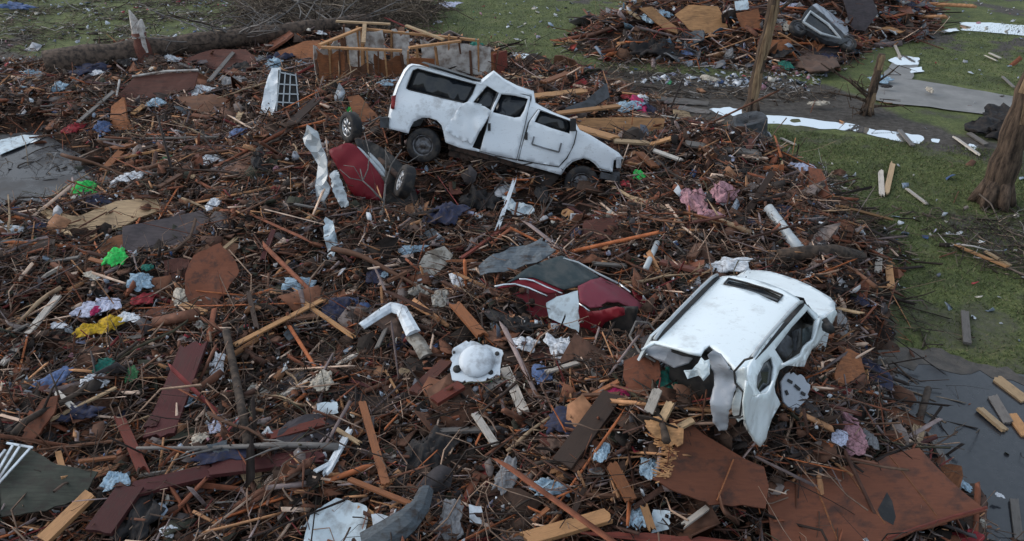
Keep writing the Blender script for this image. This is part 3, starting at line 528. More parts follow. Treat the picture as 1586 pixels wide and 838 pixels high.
# ------------------------------------------------------------------ the overturned red car left of the van
def oz(X, Y): return (440 + X / 3.492, 160 + Y / 3.492)
W1, W2 = at(*oz(330, 140), 16.9), at(*oz(640, 425), 15.7); AX = (W2 - W1).normalized()
OD = Vector((.25, .80, -.55)); OD = (OD - AX * OD.dot(AX)).normalized(); ON = AX.cross(OD).normalized()      # OD: along the body away from us, ON: out of the underside
if ON.x < 0: ON = -ON
oc = (W1 + W2) / 2
red = thing('overturned_car', 'red car lying upside down with alloy wheels in the air beside the van', 'car', oc - Vector((0, 0, 1.2)))
EN = (-OD).normalized(); EU = AX; EV = EN.cross(EU); eo = at(*oz(400, 360), 15.9)
EN2 = (ray(*oz(400, 360)) * -1 + Vector((-.15, 0, .35))).normalized(); EU2 = (AX - EN2 * AX.dot(EN2)).normalized(); EV2 = EN2.cross(EU2)
def ov(nm, mat, pts, lift=0, disp=None, thick=.03, smooth=True, step=.08):
    o = eo + EN2 * lift; q = px_uv(rounded([oz(*p) for p in pts]), o, EU2, EV2, EN2); mb = MB(); sheet(mb, o, EU2, EV2, q, [], step, thick, disp); return mb.build(nm, mat, red, smooth)
ov('tail_panel', M['red_paint'], [(252, 270), (300, 245), (350, 228), (390, 240), (430, 280), (480, 340), (525, 400), (545, 445), (530, 520), (500, 530), (430, 520), (380, 500), (345, 450), (320, 400), (285, 340)], 0, lambda a, b: .24 - .5 * (a * a * .4 + b * b * 1.5) + .10 * float(fbm(a * 2.4, b * 2.4, 7, 4)), .05)
ov('bumper_strip', M['silver'], [(380, 238), (410, 240), (470, 300), (530, 365), (545, 395), (520, 385), (460, 320), (400, 262)], .12, dent(8, .08, 3))
ov('bumper_strip', M['silver'], [(455, 270), (475, 275), (530, 335), (548, 370), (538, 380), (490, 330)], .05, dent(9, .1, 3))
ov('underside', M['black'], [(380, 190), (470, 205), (560, 260), (650, 340), (700, 430), (720, 560), (640, 640), (560, 600), (540, 450), (430, 280)], -.35, dent(10, .15, 2), .08, False)
ov('tail_lamp', M['lamp_clear'], [(620, 660), (650, 645), (690, 665), (675, 692), (640, 680)], .1, None, .06)
ov('torn_panel', M['redbrown'], [(455, 610), (520, 580), (560, 570), (602, 590), (604, 680), (560, 685), (500, 650)], .25, dent(11, .05, 3), .02, False)
MB().tube([W1 + OD * .15, W2 + OD * .15], .06, 8).build('axle', M['rust'], red, True)
ea = (-AX + Vector((-.1, -.55, .15))).normalized()
c_ = W1; wheel(red, c_ + Vector((.10, .12, 0)), (Vector((-.75, -.62, .18))), .33, .22, M['alloy'], 8)
wheel(red, W2 + Vector((.05, 0, 0)), Vector((-.86, -.22, .42)), .34, .22, M['alloy'], 8)
bx_ = MB(); bx_.quadbox(oc + OD * .4 - AX * .7 - ON * .5, OD * 2.2, AX * 1.4, ON * .45); bx_.build('buried_body', M['red_paint'], red)

# ------------------------------------------------------------------ generic pieces placed where they lie
def shard(name, pts, label, cat, mat, n=(0, -.35, .94), lift=.05, thick=.015, disp=None, jit=.02, group=None, ctr=None, smooth=False, step=None, parent=None, z=None):
    cx = sum(p[0] for p in pts) / len(pts); cy = sum(p[1] for p in pts) / len(pts); ctr = ctr or (cx, cy)
    o = on_z(*ctr, z) if z is not None else surf(*ctr, lift); n = Vector(n).normalized(); u = Vector((1, 0, 0)); u = (u - n * u.dot(n)).normalized(); v = n.cross(u)
    q = px_uv(pts, o, u, v, n); sz_ = max(max(p[0] for p in q) - min(p[0] for p in q), max(p[1] for p in q) - min(p[1] for p in q))
    mb = MB(); sheet(mb, o, u, v, q, [], step or max(.05, sz_ / 14), thick, disp, jit if not parent else 0)
    ob = mb.build(name, M[mat] if isinstance(mat, str) else mat, None, smooth, o); ob['_o'] = 0; del ob['_o']
    FR[ob.name] = (o, u, v, n)
    if label: tag(ob, label, cat, group)
    return ob
FR = {}
def bark_noise(p, amp, f, s): return Vector((amp * float(fbm(p.y * f, p.z * f, s, 2)), amp * float(fbm(p.x * f, p.z * f, s + 5, 2)), amp * .7 * float(fbm(p.x * f, p.y * f, s + 9, 2))))
def limb(p, q, r0, r1, n=10, wob=.06, seg=10, mb=None, s=1):
    p, q = Vector(p), Vector(q); L = (q - p).length; pts = []; rd = []
    for i in range(seg + 1):
        t = i / seg; pts.append(p.lerp(q, t) + bark_noise(p.lerp(q, t), wob * L * math.sin(math.pi * min(1, t * 1.2 + .05)), 2.2 / L, s)); rd.append((r0 + (r1 - r0) * t) * (1 + .12 * math.sin(i * 2.3 + s)))
    mb = mb or MB(); mb.tube(pts, rd, n); return mb, pts
# board prototypes: unit length along X, unit width along Y, unit thickness along Z, splintered ends
PROTO = []
for k in range(12):
    ns, nx_ = 5, 9; jag = (.015, .04, .08, .14)[k % 4]; bend = random.uniform(-.02, .02); V = []; Fc = []
    ends = [(-.5 + random.uniform(0, jag), .5 - random.uniform(0, jag * (2 if k % 3 else .4))) for _ in range(ns + 1)]
    for z in (.5, -.5):
        for j in range(ns + 1):
            for i in range(nx_ + 1):
                t = i / nx_; x = ends[j][0] + (ends[j][1] - ends[j][0]) * t; V.append((x, j / ns - .5, z + 0.0))
    nn = (ns + 1) * (nx_ + 1); I = lambda j, i, z: z * nn + j * (nx_ + 1) + i
    for j in range(ns):
        for i in range(nx_): Fc += [(I(j, i, 0), I(j, i + 1, 0), I(j + 1, i + 1, 0), I(j + 1, i, 0)), (I(j, i, 1), I(j + 1, i, 1), I(j + 1, i + 1, 1), I(j, i + 1, 1))]
    for i in range(nx_): Fc += [(I(0, i, 0), I(0, i, 1), I(0, i + 1, 1), I(0, i + 1, 0)), (I(ns, i, 0), I(ns, i + 1, 0), I(ns, i + 1, 1), I(ns, i, 1))]
    for j in range(ns): Fc += [(I(j, 0, 0), I(j + 1, 0, 0), I(j + 1, 0, 1), I(j, 0, 1)), (I(j, nx_, 0), I(j, nx_, 1), I(j + 1, nx_, 1), I(j + 1, nx_, 0))]
    me = bpy.data.meshes.new('board'); me.from_pydata(V, [], Fc); PROTO.append(me)
PM = {}
def board_obj(name, p, q, wd, th, mat, k=None, roll=0.0):
    p, q = Vector(p), Vector(q); k = random.randrange(12) if k is None else k; key = (k, mat)
    if key not in PM: PM[key] = PROTO[k].copy(); PM[key].materials.append(M[mat])
    o = bpy.data.objects.new(name, PM[key]); COL.objects.link(o); d = q - p; x = d.normalized(); z = Vector((0, 0, 1)); y = z.cross(x)
    if y.length < 1e-3: y = Vector((0, 1, 0))
    y.normalize(); z = x.cross(y); y, z = y * math.cos(roll) + z * math.sin(roll), z * math.cos(roll) - y * math.sin(roll)
    m4 = Matrix((x, y, z)).transposed().to_4x4(); o.rotation_mode = 'QUATERNION'; o.rotation_quaternion = m4.to_quaternion(); o.location = (p + q) / 2; o.scale = (d.length, wd, th); return o
def board(x0, y0, x1, y1, wpx, mat, label, l0=.30, l1=.30, name='board', cat='board', th=None, roll=None, group='boards picked out in the wreckage', k=None):
    mk0, mk1 = bil(MASK, *surf(x0, y0)[:2]), bil(MASK, *surf(x1, y1)[:2]); p, q = surf(x0, y0, .05 + (l0 - .05) * mk0), surf(x1, y1, .05 + (l1 - .05) * mk1); d = (((p + q) / 2) - C0).dot(FW); wd = wpx * d / FPX; roll = random.uniform(-.35, .35) if roll is None else roll
    return tag(board_obj(name, p, q, max(wd, .025), th or max(.018, min(.05, wd * .35)), mat, k, roll), label, cat, group)
# crumpled cloth / bag prototypes
BLOB = []
for k in range(12):
    n_ = 19; V = []; Fc = []; s_ = 100 + k * 3
    for j in range(n_):
        for i in range(n_):
            a, b = i / (n_ - 1) * 2 - 1, j / (n_ - 1) * 2 - 1; e = 1 + .9 * float(fbm(a * 1.3 + k, b * 1.3, s_ + 1, 3)) - .28 * (abs(a) * abs(b))
            rg = 1 - 2.2 * abs(float(fbm(a * 2.3 + k, b * 1.5, s_, 2))); z = .26 * (1 - max(a * a, b * b)) + (.46 * rg * abs(rg) + .30 * float(fbm(a * 4.5 + k, b * 4.5, s_ + 4, 3))) * (1 - .55 * max(a * a, b * b)) - .06
            V.append((a * e * .5 + .10 * float(fbm(a * 3, b * 3, s_ + 2, 2)), b * e * .5 + .10 * float(fbm(a * 3, b * 3, s_ + 7, 2)), z * .5))
    m_ = len(V); V += [(v[0] * .97, v[1] * .97, v[2] - .05) for v in V]
    for j in range(n_ - 1):
        for i in range(n_ - 1): a = j * n_ + i; Fc += [(a, a + 1, a + n_ + 1, a + n_), (m_ + a, m_ + a + n_, m_ + a + n_ + 1, m_ + a + 1)]
    for i in range(n_ - 1):
        for a, b in ((i, i + 1), ((n_ - 1) * n_ + i + 1, (n_ - 1) * n_ + i), ((i + 1) * n_, i * n_), (i * n_ + n_ - 1, (i + 1) * n_ + n_ - 1)): Fc.append((b, a, m_ + a, m_ + b))
    me = bpy.data.meshes.new('crumple'); me.from_pydata(V, [], Fc); me.shade_smooth(); BLOB.append(me)
def blob_obj(name, loc, sx, sy, szz, mat, rz_=0, k=None, tilt=(0, 0)):
    k = random.randrange(12) if k is None else k; key = ('b', k, mat)
    if key not in PM: PM[key] = BLOB[k].copy(); PM[key].materials.append(M[mat])
    o = bpy.data.objects.new(name, PM[key]); COL.objects.link(o); o.location = loc; o.rotation_euler = (tilt[0], tilt[1], rz_); o.scale = (sx, sy, szz); return o
def cloth(x, y, wpx, hpx, mat, label, name='crumpled_cloth', cat='cloth', group='crumpled cloth and bags in the wreckage', lift=.06, rz_=None, k=None, tall=.6):
    p = surf(x, y, lift); d = (p - C0).dot(FW); s = d / FPX; sx = wpx * s * 1.15; sy = hpx * s * 1.7
    return tag(blob_obj(name, p, sx, sy, min(sx, sy) * tall * 1.2, mat, R(random.uniform(-20, 20)) if rz_ is None else rz_, k, (R(random.uniform(0, 18)), R(random.uniform(-10, 10)))), label, cat, group)

# ------------------------------------------------------------------ trees, trunks and the broken wall
def trunk_tree(nm, label, base, top, r0, r1, seed, limbs, mat='trunk_bark', bare=(), cat='tree', group=None, tipmat='bare_wood'):
    t = thing(nm, label, cat, base, group); mb, pts = limb(base, top, r0, r1, 14, .02, 16, None, seed)
    k = len(mb.v); b_ = Vector(base)
    for j in range(6):
        a = j * 1.05 + seed; mb.tube([b_ + Vector((math.cos(a), math.sin(a), 0)) * r0 * .4 + Vector((0, 0, r0 * 1.6)), b_ + Vector((math.cos(a), math.sin(a), 0)) * r0 * 1.05 + Vector((0, 0, r0 * .3)), b_ + Vector((math.cos(a), math.sin(a), 0)) * r0 * 1.45 + Vector((0, 0, -.06))], [r0 * .55, r0 * .4, r0 * .15], 7)
    mb.build('trunk', M[mat], t, True)
    for (f, dx, dy, dz, rr) in limbs:
        p = pts[int(f * 16)]; lm, lp = limb(p, Vector(p) + Vector((dx, dy, dz)), rr, rr * .35, 7, .10, 6, None, seed + int(f * 50))
        for q in range(3): e = lp[2 + q]; lm.tube([e, Vector(e) + Vector((random.uniform(-.3, .3), random.uniform(-.3, .3), random.uniform(-.1, .35))), Vector(e) + Vector((random.uniform(-.6, .6), random.uniform(-.6, .6), random.uniform(-.1, .6)))], [rr * .4, rr * .28, rr * .12], 5)
        lm.build('branch', M[mat], t, True)
    for (f0, f1, ang, wd) in bare:      # strips where the bark is torn off: sit just proud of the trunk
        bm_ = MB(); rows = []; i0, i1 = int(f0 * 16), int(f1 * 16)
        for i in range(i0, i1 + 1):
            p = Vector(pts[i]); tt = i / 16; r_ = (r0 + (r1 - r0) * tt) * (1 + .12 * math.sin(i * 2.3 + seed)) + .012; w__ = wd * (.4 + .6 * math.sin(math.pi * (i - i0 + .5) / (i1 - i0 + 1)))
            rows += [p + Vector((math.cos(ang + a_), math.sin(ang + a_), 0)) * r_ for a_ in (-w__, -w__ / 2, 0, w__ / 2, w__)]
        bm_.add(rows, [(5 * i + j, 5 * i + j + 1, 5 * i + j + 6, 5 * i + j + 5) for i in range(i1 - i0) for j in range(4)]); bm_.build('torn_bark', M['torn_bark'], t, True)
    return t
b_ = on_z(1163, 170); trunk_tree('tree', 'bare battered tree trunk standing by the long puddle, bark torn off in strips', b_, b_ + Vector((.25, .1, 6.2)), .18, .13, 3, [(.45, .9, .3, .7, .06), (.62, -.8, .2, .9, .05), (.8, .5, -.4, .9, .06)], 'standing_bark', [(.12, .55, -1.9, .5), (.3, .8, -1.0, .5), (.05, .2, -1.2, .4)])
b_ = on_z(1536, 314); trunk_tree('tree', 'thick leaning tree trunk on the lawn at the right edge, bare pale top', b_, b_ + Vector((.12, .15, 5.2)), .33, .20, 8, [(.6, 1.0, .2, .9, .07)], 'standing_bark', [(.38, .9, -1.7, .75), (.5, .95, -2.6, .5)])
b_ = on_z(1342, 176); trunk_tree('tree_stump', 'snapped grey stump with splayed broken roots beside the path', b_, b_ + Vector((.10, .1, 1.75)), .15, .10, 5, [(.2, -1.3, -.1, .35, .05), (.3, -1.6, .2, 1.0, .05), (.15, .9, -.3, .12, .05), (.5, .7, .2, .5, .04), (.1, -.7, -.7, .1, .05), (.35, -.9, -.3, .6, .04)], 'standing_bark', [(.0, .4, -1.4, .6), (.8, 1, -1.6, .9)], 'stump')
cloth(1584, 176, 26, 38, 'c_green', 'bright green rag caught against the leaning tree trunk', lift=1.4)
t = thing('fallen_tree', 'long dark fallen tree trunk lying across the top left of the wreckage', 'tree', on_z(330, 70))
mb, pts = limb(surf(70, 98, .35) , surf(575, 30, .45), .46, .22, 12, .015, 16, None, 4); mb.build('trunk', M['trunk_bark'], t, True)
for k in range(46):
    f = random.uniform(.45, 1); p = Vector(pts[int(f * 16)]); e = p + Vector((random.uniform(-3.0, 2.6), random.uniform(-2.2, 3.4), random.uniform(-.1, 1.1))); r_ = random.uniform(.018, .06); lm, lp = limb(p, e, r_, r_ * .3, 5, .12, 7, None, k)
    for q in range(5): a = lp[random.randint(2, 7)]; d2 = Vector((random.uniform(-1, 1), random.uniform(-1, 1), random.uniform(-.2, .5))); lm.tube([a, Vector(a) + d2 * .5 + Vector((0, 0, random.uniform(-.1, .1))), Vector(a) + d2], [r_ * .4, r_ * .28, r_ * .1], 4)
    lm.build('branch', M['grey_wood' if k % 3 else 'bark'], t, True)
st = thing('tree_stump', 'short reddish stump with a torn white top near the fallen trunk', 'stump', surf(228, 98, 0)); p = surf(228, 98, 0)
mb, pts = limb(p - Vector((0, 0, .2)), p + Vector((-.1, .1, 1.0)), .30, .22, 10, .03, 6, None, 6); mb.build('trunk', M['redbrown'], st, True)
mb = MB(); c_ = Vector(pts[-1]); mb.tube([c_ - Vector((0, 0, .15)), c_ + Vector((-.05, 0, .35)), c_ + Vector((-.14, 0, .75))], [.24, .15, .02], 7); mb.tube([c_ - Vector((0, 0, .1)), c_ + Vector((.15, -.05, .25)), c_ + Vector((.22, -.05, .45))], [.2, .14, .04], 6); mb.bar(c_ + Vector((.2, -.22, .2)), c_ + Vector((.22, -.25, -.6)), .14, .04, (0, -1, 0)); mb.build('torn_wood', M['drywall'], st)

wl = thing('broken_wall', 'remains of a wooden house wall with bare studs and white wallboard behind the van', 'wall', surf(600, 140, 0))
A, B_, D_ = surf(498, 140, -.25), surf(622, 118, -.25), surf(735, 108, -.25); UPV = Vector((0, 0, 1))
def wall_run(p, q, h0, h1, n, side, panels):
    d = q - p; nn = d.cross(UPV).normalized()
    for i in range(n + 1): a = p + d * (i / n); hh = h0 + (h1 - h0) * i / n; MB().bar(a, a + UPV * hh * random.choice((1, .97, .95, .7, .5)) + d.normalized() * random.uniform(-.16, .16) + nn * random.uniform(-.12, .12), .05, .12, nn).build('stud', M['tan' if i % 2 else 'brown'], wl)
    MB().bar(p + UPV * (h0 + random.uniform(-.1, .05)) + d * random.uniform(-.03, .2), q + UPV * (h1 + random.uniform(-.2, .05)) - d * random.uniform(-.03, .22), .13, .06).build('top_plate', M['tan'], wl)
    for a, b, z0, z1, mat in panels:
        g_ = MB(); o_ = p + d * a - nn * side * .07; sheet(g_, o_, d.normalized(), UPV, [(0, z0), ((b - a) * d.length, z0), ((b - a) * d.length, z1 * random.uniform(.8, 1)), ((b - a) * d.length * .75, z1 * random.uniform(.85, 1)), ((b - a) * d.length * .5, z1 * random.uniform(.7, 1)), ((b - a) * d.length * .25, z1 * random.uniform(.85, 1)), (0, z1)], [], .14, .02, dent(int(a * 90) + 3, .08, 1.5), .035); g_.build('wallboard' if mat == 'drywall' else 'sheathing', M[mat], wl)
wall_run(A, A + Vector((2.5, .35, 0)), 1.30, 1.15, 9, -1, [(.0, .30, .0, 1.25, 'orange'), (.32, .62, .0, .8, 'brown'), (.64, .98, .0, 1.05, 'orange')])
wall_run(A + Vector((-.05, .1, 0)), A + Vector((1.3, 2.2, 0)), 1.32, 1.45, 4, 1, [(.0, .4, .2, 1.3, 'drywall')])
wall_run(A + Vector((.45, 1.9, 0)), A + Vector((5.1, 1.3, 0)), 1.48, 1.20, 10, -1, [(0, .27, .1, 1.42, 'drywall'), (.33, .44, .1, 1.40, 'drywall'), (.52, .98, .1, 1.12, 'drywall')])
wall_run(A + Vector((2.5, .35, 0)), A + Vector((4.4, 1.3, 0)), 1.12, 1.2, 2, 1, [(.05, .45, .0, .8, 'orange')])
for a, b in (((1.1, 2.0, 1.50), (1.3, .4, 1.30)), ((1.9, 1.9, 1.50), (.2, 2.1, 1.54)), ((2.4, 1.8, 1.48), (3.6, 1.0, 1.25))): MB().bar(A + Vector(a), A + Vector(b), .12, .05).build('brace', M['pine'], wl)

shard('door_panel', [(742, 92), (762, 80), (785, 78), (784, 118), (770, 126), (740, 120)], 'orange wooden door panel leaning upright behind the van roof', 'panel', 'orange', (-.3, -.9, .3), .3, .06, None, .005, 'large sheets of board and panel in the wreckage')
shard('door_panel', [(765, 84), (785, 78), (786, 120), (774, 126)], 'narrow reddish post edge standing behind the van roof', 'panel', 'red_wood', (.6, -.75, .2), .35, .08, None, .005, 'large sheets of board and panel in the wreckage')

sap = thing('dead_sapling', 'bare pale forked sapling standing in front of the overturned red car', 'sapling', surf(590, 380, 0)); q_ = surf(588, 390, 0)
P_ = lambda x, y, d: at(x, y, d); sm = MB()
for pts, r_ in (([(588, 390, 14.6), (590, 350, 14.65), (594, 318, 14.7), (597, 285, 14.8)], .03), ([(597, 285, 14.8), (606, 255, 14.9), (622, 232, 15.1)], .018), ([(597, 285, 14.8), (598, 245, 15), (597, 228, 15)], .014), ([(594, 312, 14.7), (575, 292, 14.7), (562, 280, 14.8), (558, 262, 15)], .018), ([(562, 280, 14.8), (542, 276, 14.9), (526, 262, 14.9)], .011), ([(562, 280, 14.8), (570, 262, 14.9), (572, 236, 15), (564, 205, 15.1)], .013), ([(560, 278, 14.8), (548, 258, 14.8), (532, 256, 14.9)], .009), ([(606, 255, 14.9), (596, 232, 15)], .01), ([(575, 292, 14.7), (585, 305, 14.7)], .012), ([(612, 246, 15), (632, 252, 15.2), (650, 240, 15.3)], .011)):
    sm.tube([at(*p) for p in pts], [r_ * (1 - .5 * i / len(pts)) for i in range(len(pts))], 6)
limb(q_ - Vector((0, 0, .2)), at(588, 388, 14.6), .05, .035, 7, .03, 5, sm, 9); sm.build('branches', M['grey_wood'], sap, True)
# vehicles wrecked farther back
fr_ = thing('wrecked_truck', 'crushed white vehicle front with dark grille standing on end at left', 'vehicle', surf(432, 185, 0))
def up_part(nm, pts, mat, n, o, thick=.03, disp=None, par=None, smooth=False):
    n = Vector(n).normalized(); u = Vector((0, 0, 1)).cross(n).normalized(); v = n.cross(u); q = px_uv(pts, o, u, v, n); mb = MB(); sheet(mb, o, u, v, q, [], .09, thick, disp); return mb.build(nm, M[mat] if isinstance(mat, str) else mat, par, smooth)
fo = surf(432, 178, .1)
up_part('hood', [(402, 175), (408, 150), (414, 118), (420, 105), (433, 104), (430, 140), (424, 178), (412, 182)], 'van_paint', (-.2, -.85, .45), fo, .05, dent(21, .12, 3), fr_)
gp = up_part('grille', [(431, 108), (455, 112), (462, 125), (463, 168), (448, 174), (428, 172)], 'black', (.15, -.9, .4), fo, .06, dent(22, .05, 3), fr_)
for a, b in (((433, 112), (459, 117)), ((430, 158), (462, 160)), ((458, 114), (463, 168)), ((434, 108), (428, 172)), ((442, 112), (438, 165)), ((450, 114), (448, 160)), ((431, 130), (462, 132)), ((430, 145), (463, 146))):
    n_ = Vector((.15, -.9, .4)).normalized(); MB().bar(on_plane(*a, fo + n_ * .06, n_), on_plane(*b, fo + n_ * .06, n_), .028, .03, n_).build('grille_bar', M['silver'], fr_)
pk = thing('wrecked_pickup', 'overturned dark grey pickup with pale window frame in the far debris pile', 'vehicle', surf(1275, 60, 0)); po = surf(1275, 50, .75)
up_part('cab_side', [(1236, 40), (1250, 14), (1258, 8), (1300, 45), (1316, 62), (1300, 70), (1262, 55)], 'dark_grey', (.15, -.6, .8), po, .2, dent(23, .1, 2), pk)
up_part('window', [(1247, 33), (1256, 20), (1282, 40), (1296, 55), (1272, 50)], 'glass', (.15, -.6, .8), po + Vector((0, -.08, .1)), .03, None, pk)
n_ = Vector((.15, -.6, .8)).normalized(); fm = MB(); pts = [on_plane(*p, po + n_ * .16, n_) for p in ((1244, 34), (1255, 18), (1283, 38), (1302, 60), (1272, 52), (1244, 34))]; fm.tube(pts, .05, 6); fm.build('window_frame', M['silver'], pk)
up_part('roof', [(1258, 8), (1268, 6), (1312, 38), (1316, 62), (1300, 45)], 'grey_paint', (.5, -.2, .8), po + Vector((0, 0, .15)), .05, dent(24, .1, 2), pk)
for p in ((1236, 44), (1312, 68)): c_ = on_plane(*p, po - n_ * .1, n_); wheel(pk, c_, n_, .33, .2, M['steel'])

# ------------------------------------------------------------------ big sheets and panels
PG = 'large sheets of board and panel in the wreckage'
rd = shard('roof_decking', [(1188, 770), (1206, 752), (1262, 728), (1340, 716), (1424, 692), (1448, 722), (1490, 762), (1526, 792), (1470, 808), (1420, 822), (1370, 838), (1330, 862), (1215, 900), (1196, 830)], 'huge brown roof decking sheet with torn hole in the bottom right corner', 'panel', 'rust_board', (.10, -.12, .98), .28, .02, lambda a, b: .06 * float(fbm(a * 1.2, b * 1.2, 41, 3)), .012, PG, (1350, 770))
o_, u_, v_, n_ = FR[rd.name]; e = n_ * .035
def on_sheet(p, l=.045): q = on_plane(*p, o_, n_) - o_; a, b = q.dot(u_), q.dot(v_); return o_ + u_ * a + v_ * b + n_ * (.06 * float(fbm(a * 1.2, b * 1.2, 41, 3)) + l)
for a, b in (((1306, 722), (1372, 810)), ((1378, 706), (1450, 800)), ((1254, 740), (1300, 838))):
    s_ = MB(); ps = [on_sheet((a[0] + (b[0] - a[0]) * t / 8, a[1] + (b[1] - a[1]) * t / 8), -.004) for t in range(9)]; s_.tube(ps, .012, 5); s_.build('seam', M['orange'], rd)
hl = MB(); hp = [on_sheet(p, .003) for p in ((1360, 788), (1374, 762), (1382, 776), (1388, 800), (1384, 812), (1366, 802))]; hl.add(hp + [p - n_ * .01 for p in hp], [tuple(range(6)), tuple(range(11, 5, -1))]); hl.build('hole', M['black'], rd)
s_ = MB(); s_.tube([on_sheet(p) for p in ((1372, 836), (1420, 820), (1470, 806), (1524, 792))], .018, 5); s_.build('red_edge', M['red_wood'], rd)
rp_ = shard('roof_decking', [(1036, 650), (1062, 652), (1090, 672), (1140, 702), (1186, 722), (1190, 752), (1186, 788), (1150, 782), (1100, 780), (1050, 762), (1012, 742), (1030, 720), (1044, 690)], 'brown plywood decking with ripped yellow edge in front of the white SUV', 'panel', 'rust_board', (.12, -.35, .92), .42, .022, lambda a, b: .04 * float(fbm(a * 1.5, b * 1.5, 43, 3)), .02, PG)
o_, u_, v_, n_ = FR[rp_.name]; tw = MB()
for k in range(120):
    t = k / 119; x, y = (1044, 655) if t < 0 else (1008 + 50 * t + random.uniform(-6, 6), 745 - 90 * t); p = on_plane(1054 - 30 * t if t > .5 else 1030 + 16 * t * 2, 742 - 85 * t, o_, n_) + n_ * random.uniform(-.02, .02); p = p + u_ * random.uniform(0, .05); q = p - u_ * random.uniform(.03, .17) * (1.2 - t * .4) + v_ * random.uniform(-.07, .07) + n_ * random.uniform(-.06, .04); tw.bar(p, q, random.uniform(.004, .018), .005, n_)
tw.build('ripped_edge', M['tan'], rp_)
shard('plywood_strip', [(998, 650), (1020, 646), (1060, 664), (1058, 688), (1040, 690), (1004, 668)], 'tan torn strip of wood on top of the ripped decking by the SUV', 'panel', 'tan', (-.1, -.5, .86), .5, .03, dent(44, .08, 4), .025, PG)
sm_ = MB(); a_ = on_plane(1136, 712, o_, n_) + n_ * .02; bq = on_plane(1110, 776, o_, n_) + n_ * .02; sm_.tube([a_.lerp(bq, t / 6) + n_ * .04 * float(fbm((a_.lerp(bq, t / 6) - o_).dot(u_) * 1.5, (a_.lerp(bq, t / 6) - o_).dot(v_) * 1.5, 43, 3)) for t in range(7)], .008, 5); sm_.build('seam', M['orange'], rp_)
